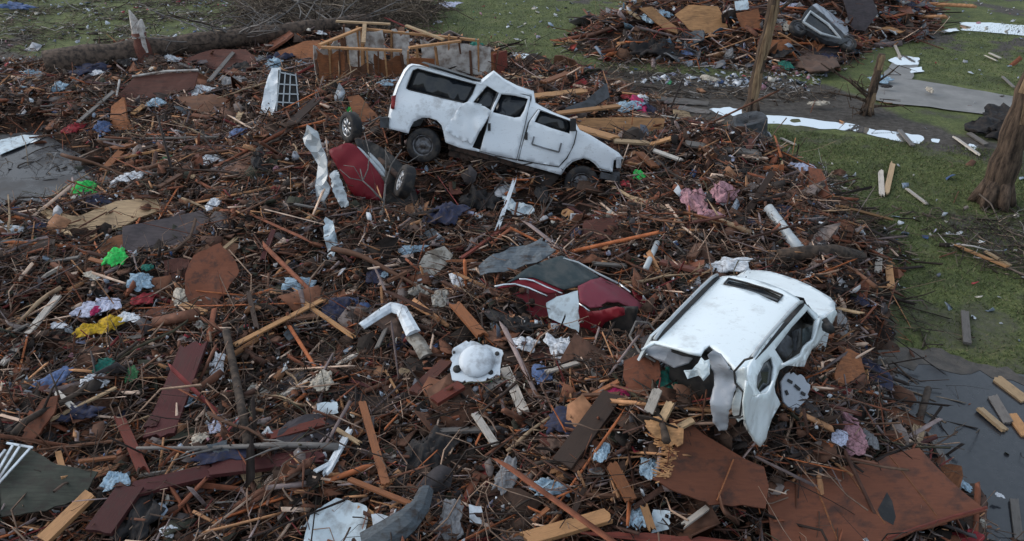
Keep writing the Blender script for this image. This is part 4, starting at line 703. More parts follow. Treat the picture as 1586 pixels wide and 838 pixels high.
S = [
 ([(888, 184), (960, 181), (1030, 184), (1026, 205), (960, 204), (890, 196)], 'wide clean tan timber lying behind the van bonnet', 'tan', (0, -.75, .65), .15, .06),
 ([(1042, 170), (1068, 174), (1075, 197), (1045, 190)], 'small pale plywood square behind the van, apart from the pile', 'pine', (.2, -.6, .75), .15, .02),
 ([(286, 425), (300, 395), (340, 376), (362, 400), (371, 420), (352, 450), (334, 470), (322, 486), (300, 482), (288, 455)], 'rust orange broken board with rounded ragged outline left of centre', 'rust_board', (.15, -.55, .82), .28, .02),
 ([(300, 388), (340, 370), (372, 378), (360, 400), (330, 410), (296, 420)], 'brown ply sheet tucked behind the rust orange broken board', 'brown', (-.1, -.4, .9), .22, .02),
 ([(190, 352), (250, 338), (310, 326), (326, 340), (300, 370), (230, 390), (190, 386)], 'flat grey brown panel in front of the tan planked panel', 'slate', (.05, -.4, .92), .25, .03),
 ([(62, 322), (120, 336), (180, 312), (240, 306), (250, 324), (190, 350), (130, 370), (112, 366)], 'tan planked panel with torn edges near the concrete slab', 'pine', (.05, -.2, .97), .2, .04),
 ([(142, 396), (165, 370), (192, 362), (200, 378), (176, 392), (150, 402)], 'orange brown scrap of board by the bright green scrap', 'orange', (0, -.5, .86), .15, .015),
 ([(182, 150), (208, 120), (260, 112), (308, 112), (300, 138), (250, 148), (195, 160)], 'brown roof panel with white edge strip at upper left', 'redbrown', (0, -.5, .86), .35, .03),
 ([(172, 165), (190, 150), (198, 185), (206, 200), (180, 202), (170, 190)], 'upright orange brown board end under the white edged roof panel', 'orange', (-.3, -.8, .5), .2, .05),
 ([(285, 92), (330, 76), (380, 76), (400, 92), (390, 112), (330, 108)], 'flat reddish brown sheet behind the white edged roof panel', 'redbrown', (0, -.3, .95), .2, .03),
 ([(272, 150), (330, 146), (380, 160), (372, 178), (300, 172)], 'dark brown splintered board stack right of the roof panel', 'brown', (0, -.4, .9), .15, .06),
 ([(430, 80), (470, 64), (496, 62), (498, 88), (470, 98), (440, 96)], 'pale tan sheathing piece left of the broken house wall', 'orange', (-.2, -.7, .7), .3, .03),
 ([(538, 150), (556, 146), (590, 186), (598, 200), (574, 206), (548, 180)], 'orange board lying against the van rear corner', 'orange', (.0, -.5, .86), .25, .03),
 ([(966, 560), (990, 548), (1020, 556), (1024, 580), (1010, 604), (984, 618), (966, 590)], 'orange brown rounded board right before the SUV rear', 'rust_board', (-.2, -.6, .75), .35, .02),
 ([(845, 468), (868, 458), (895, 450), (897, 514), (880, 506), (850, 492)], 'pale blue white torn panel piece leaning on the red sedan', 'pale_blue', (-.1, -.8, .55), .42, .01),
 ([(480, 796), (520, 770), (568, 784), (570, 812), (560, 845), (470, 845)], 'large pale blue white appliance panel at the bottom edge', 'pale_blue', (0, -.35, .93), .3, .03),
 ([(575, 795), (600, 800), (600, 826), (578, 820)], 'small white panel square beside the big pale appliance panel', 'plastic_white', (0, -.5, .86), .25, .02),
 ([(740, 408), (790, 384), (840, 372), (862, 390), (840, 405), (780, 420), (745, 425)], 'crumpled slate grey sheet on the roof of the red sedan', 'bluegrey', (-.1, -.3, .95), .32, .015, .09),
 ([(640, 425), (660, 390), (688, 380), (702, 394), (690, 410), (672, 428), (650, 432)], 'pale greyish foam slab with tan edge near the centre', 'insul_grey', (.1, -.5, .85), .28, .09),
 ([(700, 540), (722, 528), (760, 536), (778, 542), (774, 580), (740, 592), (698, 588)], '', 'plastic_white', (0, -.45, .9), .52, .03, .008),
 ([(1208, 590), (1218, 578), (1240, 580), (1255, 596), (1250, 620), (1230, 634), (1214, 622)], 'grey loose car trim plate with dark holes beside the SUV', 'grey_paint', (.4, -.6, .7), .35, .02, .01),
 ([(1292, 580), (1310, 540), (1330, 548), (1338, 575), (1320, 590), (1300, 600)], 'bright orange brown plywood shard right of the SUV', 'orange', (.3, -.6, .75), .35, .018),
 ([(0, 700), (30, 688), (90, 720), (150, 730), (130, 770), (70, 790), (0, 800)], 'dull olive dark awning sheet in the bottom left corner', 'olive', (.05, -.35, .93), .3, .02),
 ([(866, 170), (906, 156), (940, 128), (944, 150), (916, 168), (880, 180)], 'dark grey curved gutter length behind the van bonnet', 'dark_grey', (.2, -.6, .75), .4, .06),
 ([(905, 340), (950, 336), (962, 360), (930, 372), (900, 364)], 'dull pinkish board scrap in twigs behind the red sedan', 'redbrown', (0, -.4, .9), .12, .02),
 ([(0, 340), (14, 352), (10, 360), (0, 358)], 'white strip of trim on the concrete slab edge', 'plastic_white', (0, -.2, .97), .1, .02),
 ([(1045, 22), (1066, 8), (1112, 10), (1128, 42), (1100, 52), (1070, 48)], 'tan rounded plywood sheet standing in the far debris pile', 'tan', (0, -.85, .5), .5, .04),
 ([(990, 12), (1010, 10), (1048, 42), (1050, 52), (1030, 46)], 'long tan plank leaning in the far debris pile', 'tan', (.1, -.7, .7), .5, .05),
 ([(1140, 20), (1175, 14), (1180, 44), (1150, 46)], 'orange brown sheet beside the bare trunk in the far pile', 'orange', (0, -.7, .7), .5, .04),
 ([(1306, 0), (1350, -6), (1360, 20), (1340, 48), (1320, 46)], 'slate roofing sheet above the overturned pickup', 'slate', (.1, -.8, .6), .6, .05),
 ([(1192, 62), (1225, 60), (1228, 84), (1196, 88)], 'orange brown cabinet panel in front of the far pile', 'orange', (-.1, -.8, .6), .3, .2),
 ([(1250, 70), (1290, 64), (1306, 78), (1276, 90), (1256, 84)], 'slate grey sheet lying in front of the overturned pickup', 'slate', (0, -.4, .9), .2, .04),
 ([(1138, 2), (1158, 0), (1160, 14), (1140, 16)], 'pale blue square of siding in the far debris pile', 'pale_blue', (0, -.8, .6), .7, .03),
 ([(0, 218), (36, 208), (60, 210), (40, 224), (0, 240)], '', 'pale_blue', (0, 0, 1), .1, .01),
 ([(1000, 150), (1060, 152), (1098, 158), (1096, 164), (1040, 160), (1002, 156)], 'long dark fence rail lying flat behind the tan timber', 'grey_wood', (0, -.3, .95), .08, .03),
 ([(1010, 162), (1060, 164), (1102, 170), (1098, 176), (1050, 170), (1008, 168)], 'second grey fence rail lying flat, nearer the van', 'grey_wood', (0, -.3, .95), .08, .03),
 ([(480, 195), (493, 205), (505, 250), (509, 300), (500, 334), (492, 300), (488, 255), (470, 215)], 'tall crumpled silver door pillar standing left of the overturned car', 'silver', (-.3, -.8, .45), .75, .03, .22),
 ([(510, 268), (522, 262), (536, 300), (540, 318), (528, 322), (516, 296)], 'short pale greenish strip of metal beside the silver pillar', 'silver', (.2, -.8, .5), .5, .03, .2),
 ([(503, 336), (515, 342), (522, 372), (518, 398), (508, 404), (506, 380), (500, 362)], 'bluish white twisted metal strip below the silver pillar', 'pale_blue', (.1, -.8, .5), .35, .03, .25),
 ([(778, 300), (800, 312), (826, 318), (828, 328), (800, 334), (784, 322)], 'white bent fender piece in twigs below the van', 'pale_blue', (0, -.5, .86), .3, .02, .16),
 ([(1005, 838), (900, 828), (890, 822), (1000, 826), (1100, 832), (1200, 846), (1000, 860)], 'long maroon board along the bottom edge', 'red_wood', (0, -.5, .86), .3, .03),
 ([(40, 660), (66, 618), (90, 612), (84, 640), (50, 688), (34, 684)], 'bright orange brown plank above the awning at left', 'rust_board', (0, -.5, .86), .35, .03),
 ([(490, 624), (522, 622), (524, 640), (492, 642)], 'small bluish grey tile lying above the maroon beam', 'pale_blue', (0, -.5, .86), .25, .02),
 ([(370, 732), (404, 730), (404, 752), (384, 754)], 'small tan plywood offcut under the long maroon beam', 'pine', (0, -.5, .86), .3, .02),
 ([(1012, 788), (1038, 792), (1036, 820), (1010, 826)], 'pale grey square tile at the bottom, near the decking', 'pale_blue', (0, -.5, .86), .25, .02),
 ([(726, 782), (746, 784), (746, 810), (726, 808)], 'small white tile near the curved grey bumper', 'plastic_white', (0, -.5, .86), .28, .02),
 ([(320, 690), (350, 682), (356, 700), (336, 706)], 'blue grey shingle scrap above the maroon beam end', 'bluegrey', (0, -.5, .86), .28, .015),
]
for pts, lab, mat, n_, lift, th, *cr_ in S:
    o = shard('panel', pts, lab or 'x', 'panel', mat, n_, lift, th, dent(len(lab) + int(pts[0][0]), cr_[0] if cr_ else .05, 5 if cr_ else 2), .02 if cr_ else (.012 if th < .05 else .004), PG); ROOT['@'] = o.location.copy()
    if pts[0] == (700, 540):
        o.name = 'washer_lid'; ROOT['washer_lid'] = Vector(o.location); o['label'] = 'white square washer lid with bulging dome and dark holes'; o['category'] = 'appliance'; c_, u_, v_, n2 = FR[next(reversed(FR))]
        q = on_plane(738, 560, c_, n2); MB().lathe([(.235, .02), (.225, .045), (.17, .075), (.09, .092), (.001, .096)], q, n2, 28).build('dome', M['plastic_white'], o, True)
        for x, y, r_ in ((708, 572, .055), (760, 577, .035), (770, 548, .03), (703, 546, .02)): p = on_plane(x, y, c_, n2); MB().lathe([(r_, .0), (r_, .014), (.001, .015)], p, n2, 14).build('hole', M['black'], o, True)
    if pts[0] == (0, 218): o.name = 'puddle_light'; o['label'] = 'pale blue white sheet painted as puddle light on the concrete slab at left edge'  # pale sheet colours in the bright light on the slab puddle
    if pts[0] == (182, 150):
        c_, u_, v_, n2 = FR[next(reversed(FR))]; pts2 = [on_plane(*p, c_, n2) + n2 * .05 for p in ((206, 120), (258, 112), (308, 110))]; mb = MB(); mb.tube(pts2, .035, 5); mb.build('edge_strip', M['drywall'], o)
        pts2 = [on_plane(*p, c_, n2) + n2 * .12 for p in ((188, 128), (182, 160), (200, 184), (240, 172))]; mb = MB(); mb.tube(pts2, .03, 5); mb.build('edge_strip', M['drywall'], o)
    if pts[0] == (0, 700):
        c_, u_, v_, n2 = FR[next(reversed(FR))]
        for a, b in (((12, 700), (-20, 740)), ((24, 692), (-10, 752)), ((36, 692), (0, 748)), ((50, 698), (0, 754)), ((14, 690), (54, 697))): MB().bar(on_plane(*a, c_, n2) + n2 * .06, on_plane(*b, c_, n2) + n2 * .06, .025, .015, n2).build('white_stripe', M['plastic_white'], o)
    if pts[0] == (1208, 590):
        c_, u_, v_, n2 = FR[next(reversed(FR))]
        for x, y, x2, y2 in ((1219, 589, 1226, 593), (1230, 597, 1238, 604), (1240, 608, 1246, 612), (1216, 605, 1219, 612)): MB().bar(on_plane(x, y, c_, n2) + n2 * .012, on_plane(x2, y2, c_, n2) + n2 * .012, .035, .012, n2).build('hole', M['black'], o)
# bent white gutter and grey bumper, pipes
def bent(name, pts, wd, mat, label, cat, lift=.3, th=.03, up=(0, -.5, .86), group=None, round_=False):
    P = [surf(x, y, lift) for x, y in pts]; mb = MB(); o = P[0]
    if round_: mb.tube(P, wd, 10)
    else:
        up = Vector(up).normalized(); rows = []
        P2 = []
        for i in range(len(P) - 1): P2 += [P[i].lerp(P[i + 1], t / 4) for t in range(4)]
        P2.append(P[-1])
        for i, p in enumerate(P2):
            d = (P2[min(i + 1, len(P2) - 1)] - P2[max(0, i - 1)]).normalized(); s_ = d.cross(up).normalized(); nn = s_.cross(d); ww = wd[0] + (wd[1] - wd[0]) * i / (len(P2) - 1) if isinstance(wd, tuple) else wd
            for f, dz in ((-.5, .0), (-.2, .05), (.2, .05), (.5, 0)): rows.append(p + s_ * ww * f + nn * (dz * ww * 4 if th < .02 else dz))
            for f in (.5, -.5): rows.append(p + s_ * ww * f - nn * th)
        n_ = len(P2); mb.add(rows, [(6 * i + j, 6 * i + (j + 1) % 6, 6 * i + 6 + (j + 1) % 6, 6 * i + 6 + j) for i in range(n_ - 1) for j in range(6)] + [tuple(range(5, -1, -1)), tuple(6 * (n_ - 1) + j for j in range(6))])
    return tag(mb.build(name, M[mat], None, round_, o), label, cat, group)
bent('bent_gutter', [(560, 505), (585, 488), (606, 475), (622, 480), (632, 500), (640, 516)], (.13, .22), 'plastic_white', 'white metal strip bent into a hook, left of the washer lid', 'gutter', .35, .015)
bent('bent_gutter', [(636, 518), (648, 530), (660, 552)], .2, 'insul_grey', 'ragged off white strip end below the bent white hook', 'gutter', .28, .015)
bent('bumper', [(568, 850), (600, 828), (630, 806), (650, 784), (660, 758)], (.36, .16), 'bluegrey', 'curved blue grey car bumper skin at the bottom edge', 'bumper', .38, .03)
pp = bent('metal_pipe', [(1190, 322), (1205, 342), (1222, 366), (1240, 388)], .10, 'silver', 'grey white metal pipe slanting on debris above the SUV', 'pipe', .2, round_=True)
bent('metal_pipe', [(1018, 376), (1010, 394), (1000, 416)], .05, 'silver', 'short pale pipe sticking up between sedan and SUV', 'pipe', .35, round_=True)
bent('log', [(1205, 398), (1250, 392), (1290, 390), (1332, 400)], .14, 'bark', 'thick dark log lying at the edge of the pile above the SUV', 'log', .2, round_=True)
bent('log', [(350, 512), (360, 560), (372, 620), (384, 690)], .055, 'bark', 'mossy dark limb running downward left of centre foreground', 'log', .32, round_=True)
bent('log', [(1438, 602), (1430, 630), (1422, 660)], .05, 'bark', 'short dark limb lying on the wet pavement', 'log', .05, round_=True)
bent('cable', [(1020, 520), (1004, 500), (985, 498), (975, 520), (990, 545), (1015, 560)], .015, 'grey_wood', 'thin bent twig arching before the SUV tail', 'branch', .5, round_=True)
tb = thing('plastic_tub', 'black torn plastic tub upside down on grass by the long puddle', 'tub', on_z(1155, 212)); tb_o = on_z(1155, 214)
mb = MB(); n_ = 20; prof = [(.62, 0, .10), (.52, .10, .04), (.46, .35, 0), (.40, .60, 0), (.34, .62, 0), (.001, .56, 0)]
rows = []
for j in range(n_):
    t = 2 * math.pi * j / n_
    for r_, z, wv in prof: e = (abs(math.cos(t))**.6 * (1 if math.cos(t) > 0 else -1), abs(math.sin(t))**.6 * (1 if math.sin(t) > 0 else -1)); rows.append(tb_o + Vector((e[0] * r_ * (1.05 + .12 * math.sin(3 * t + z * 4)), e[1] * r_ * (.8 + .1 * math.sin(4 * t - z * 5)), z * (.9 + .2 * math.sin(t + 1)) + wv * math.sin(5 * t) * .8 + .02)))
mb.add(rows, [(j * 6 + i, ((j + 1) % n_) * 6 + i, ((j + 1) % n_) * 6 + i + 1, j * 6 + i + 1) for j in range(n_) for i in range(5)]); mb.build('tub_shell', M['dark_grey'], tb)
rm = MB(); rm.tube([tb_o + Vector((math.cos(t) * .68, math.sin(t) * .52, .05 + .05 * math.sin(5 * t))) for t in [2 * math.pi * j / 24 for j in range(25)]], .03, 6, False); rm.build('rim', M['grey_paint'], tb, True)
# ------------------------------------------------------------------ named boards
BD = [
 (0, 570, 92, 456, 11, 'pale_wood', 'long weathered pale board slanting at the left edge'), (66, 838, 142, 764, 24, 'tan', 'thick tan joist in the bottom left corner'), (806, 838, 945, 798, 26, 'tan', 'thick tan joist at the bottom centre'),
 (200, 760, 330, 730, 30, 'maroon', 'left half of the dark maroon beam, broken end at left'), (322, 728, 505, 706, 30, 'maroon', 'long dark maroon beam across the lower left'), (152, 826, 205, 752, 44, 'maroon', 'broad dark maroon board slanting down left of the maroon beam'),
 (245, 680, 302, 530, 42, 'maroon', 'broad dark maroon board standing steeply in the left foreground'), (232, 664, 262, 614, 18, 'maroon', 'short maroon board beside the steep broad one'),
 (182, 640, 224, 735, 15, 'red_wood', 'reddish stick pointing down to the maroon beam end'), (75, 652, 180, 600, 8, 'pine', 'thin light stick above the awning'), (86, 606, 116, 634, 9, 'pale_wood', 'short pale peeled stick beside the blue cloth'),
 (100, 740, 90, 700, 9, 'tan', 'small tan stick upon the awning sheet'), (120, 715, 180, 708, 10, 'orange', 'short orange stick right of the awning'),
 (406, 680, 512, 652, 18, 'red_wood', 'dull red board under the crossed white sticks'), (560, 620, 598, 752, 12, 'orange', 'long orange stick standing at lower centre'), (540, 742, 640, 782, 10, 'orange', 'orange stick pointing at the curved bumper'),
 (504, 736, 546, 658, 12, 'plastic_white', 'white painted stick, longer one of a crossed pair'), (488, 730, 522, 712, 7, 'plastic_white', 'white painted stick, shorter one of a crossed pair'), (514, 660, 562, 690, 7, 'pine', 'pale splinter crossing the white painted stick'),
 (450, 454, 556, 528, 8, 'tan', 'thin tan lath slanting down left of the hooked strip'), (360, 536, 504, 462, 8, 'tan', 'thin tan lath crossing the other slanting lath'), (420, 498, 498, 488, 12, 'brown', 'brown board between the two crossing laths'),
 (700, 466, 750, 524, 17, 'orange', 'reddish orange board above the washer lid'), (640, 610, 692, 560, 20, 'redbrown', 'reddish board left of the washer lid'), (672, 622, 715, 596, 20, 'red_wood', 'red board end poking out below the washer lid'), (600, 436, 632, 420, 12, 'brown', 'brown stick by the pale foam slab'),
 (706, 392, 770, 330, 9, 'red_wood', 'reddish lath, upper one of two leaning near centre'), (712, 402, 790, 346, 8, 'red_wood', 'reddish lath, lower one of two leaning near centre'), (690, 404, 740, 404, 9, 'orange', 'orange stick lying level left of the red sedan'),
 (780, 565, 812, 640, 16, 'pale_wood', 'pale split log piece right of the washer lid'), (735, 640, 768, 690, 12, 'pale_wood', 'pale peeled branch piece below the washer lid'), (680, 668, 780, 664, 13, 'grey_wood', 'curved grey branch lying level at lower centre'),
 (1050, 820, 1142, 752, 10, 'pale_wood', 'pale split stick in front of the brown decking'), (945, 715, 978, 776, 18, 'orange', 'orange splintered board left of the brown decking'), (996, 780, 1012, 826, 12, 'tan', 'tan stick at the bottom left of the decking'),
 (1004, 640, 1020, 600, 15, 'pale_wood', 'pale grey post leaning by the SUV tail'), (1020, 660, 1040, 622, 14, 'pine', 'tan branch piece by the green cloth'), (1040, 668, 1074, 650, 12, 'pine', 'round pale wood piece above the brown decking'),
 (870, 720, 950, 610, 34, 'dark_brown', 'dark weathered board left of the brown decking'), (840, 578, 900, 560, 9, 'pale_wood', 'bluish white stick left of the SUV'), (880, 632, 960, 590, 10, 'orange', 'orange lath slanting toward the SUV tail'), (900, 612, 960, 610, 8, 'brown', 'brown lath under the orange lath near the SUV tail'),
 (1022, 405, 1090, 422, 14, 'redbrown', 'reddish bare log with pale end behind the SUV'), (916, 408, 975, 412, 9, 'grey_wood', 'grey branch lying behind the sedan rear window'), (1070, 400, 1084, 378, 14, 'brown', 'brown board end above the SUV bonnet'),
 (1366, 304, 1364, 262, 8, 'pale_wood', 'upright pale stake on the lawn, left of the pair'), (1372, 302, 1384, 248, 8, 'pine', 'upright pale stake on the lawn, right of the pair'), (1296, 318, 1380, 340, 9, 'tan', 'long tan plank flat on the lawn beyond the pile'),
 (1494, 482, 1498, 532, 11, 'grey_wood', 'lone grey board lying on the right lawn'), (1376, 410, 1380, 446, 11, 'tan', 'tan board end at the pile edge on the lawn, right one'), (1362, 386, 1360, 422, 10, 'pale_wood', 'pale board end at the pile edge on the lawn, left one'),
 (1476, 378, 1562, 414, 8, 'tan', 'long tan splintered plank right on the lawn'), (1524, 388, 1566, 412, 7, 'pine', 'shorter plank beside the long splintered one on the lawn'), (1404, 292, 1436, 316, 6, 'pale_wood', 'thin pale split stick on the mid lawn'), (1270, 288, 1290, 308, 6, 'pine', 'short pale plank on the lawn beside the pile'),
 (1516, 632, 1558, 668, 14, 'pine', 'pale plank on wet pavement, lower of a parallel pair'), (1536, 612, 1562, 656, 14, 'grey_wood', 'grey plank on wet pavement, upper of a parallel pair'), (1540, 584, 1590, 622, 16, 'pine', 'broad plank reaching off the right edge at the pavement border'), (1566, 642, 1590, 676, 15, 'tan', 'tan plank at the right edge on wet pavement'), (1570, 770, 1578, 838, 12, 'grey_wood', 'grey stake at the bottom right corner on wet pavement'),
 (1416, 692, 1424, 660, 18, 'pine', 'upright pale plank behind the huge brown decking'), (1440, 672, 1468, 724, 12, 'grey_wood', 'grey lath at the pavement edge behind the decking'), (1372, 612, 1378, 640, 8, 'grey_wood', 'thin grey stick at the pavement edge'),
 (1478, 212, 1520, 242, 7, 'pale_wood', 'white board lying across the mud at right'), (1500, 206, 1528, 224, 7, 'grey_wood', 'grey board behind the white one in the mud'), (1392, 200, 1414, 226, 7, 'grey_wood', 'grey post stuck in the long puddle'), (1210, 214, 1232, 224, 6, 'pale_wood', 'short pale board on grass near the tub'),
 (1395, 90, 1386, 70, 4, 'pale_wood', 'small white stick beyond the path'), (1526, 86, 1544, 94, 4, 'pale_wood', 'white stick pair member on the far lawn, upper'), (1532, 82, 1550, 90, 4, 'pale_wood', 'white stick pair member on the far lawn, lower'), (1552, 118, 1574, 138, 5, 'grey_wood', 'grey branch on the far lawn by the leaning trunk'),
 (820, 150, 910, 140, 12, 'tan', 'tan timber lying level behind the van cab'), (830, 180, 900, 172, 12, 'orange', 'orange timber right behind the van cab'), (860, 176, 960, 164, 10, 'tan', 'tan lath behind the grey gutter length'), (890, 196, 960, 216, 18, 'tan', 'tan timber slanting down from the wide clean timber'), (950, 218, 1010, 222, 13, 'pine', 'split pale timber right of the van bonnet'), (1000, 226, 1040, 214, 9, 'tan', 'tan stick right of the split pale timber'), (990, 236, 1016, 260, 14, 'orange', 'orange broken plank end right of the van front'), (1010, 232, 1060, 250, 8, 'pale_wood', 'pale lath right of the van front'),
 (1060, 222, 1180, 238, 16, 'grey_wood', 'grey brown timber stretching from the pile to the tub'), (840, 128, 882, 112, 10, 'orange', 'orange stick standing behind the van peak'), (990, 160, 960, 124, 9, 'brown', 'dark brown post leaning by the clothing'),
 (425, 215, 498, 148, 12, 'dark_brown', 'dark pole leaning left of the overturned car'), (120, 190, 176, 142, 6, 'grey_wood', 'grey pole leaning left of the white edged panel'), (322, 128, 366, 76, 6, 'grey_wood', 'grey thin pole right of the white edged panel'), (150, 216, 340, 212, 6, 'grey_wood', 'long thin grey lath beyond the slab'), (156, 268, 190, 232, 10, 'orange', 'orange lath leaning at the slab corner'), (180, 246, 250, 232, 9, 'tan', 'tan lath behind the slab corner'), (170, 228, 206, 226, 20, 'orange', 'broad orange scrap of timber by the slab corner'),
 (768, 362, 800, 270, 6, 'plastic_white', 'white thin rod standing under the van sill'), (246, 290, 280, 270, 8, 'brown', 'brown stick beyond the planked panel'), (305, 420, 372, 364, 6, 'pine', 'thin light stick over the rust orange board'), (60, 322, 112, 368, 8, 'pine', 'light edge batten on the planked panel'),
]
for x0, y0, x1, y1, wpx, mat, lab in BD: board(x0, y0, x1, y1, wpx, mat, lab, roll=(0.0 if wpx > 16 else None))
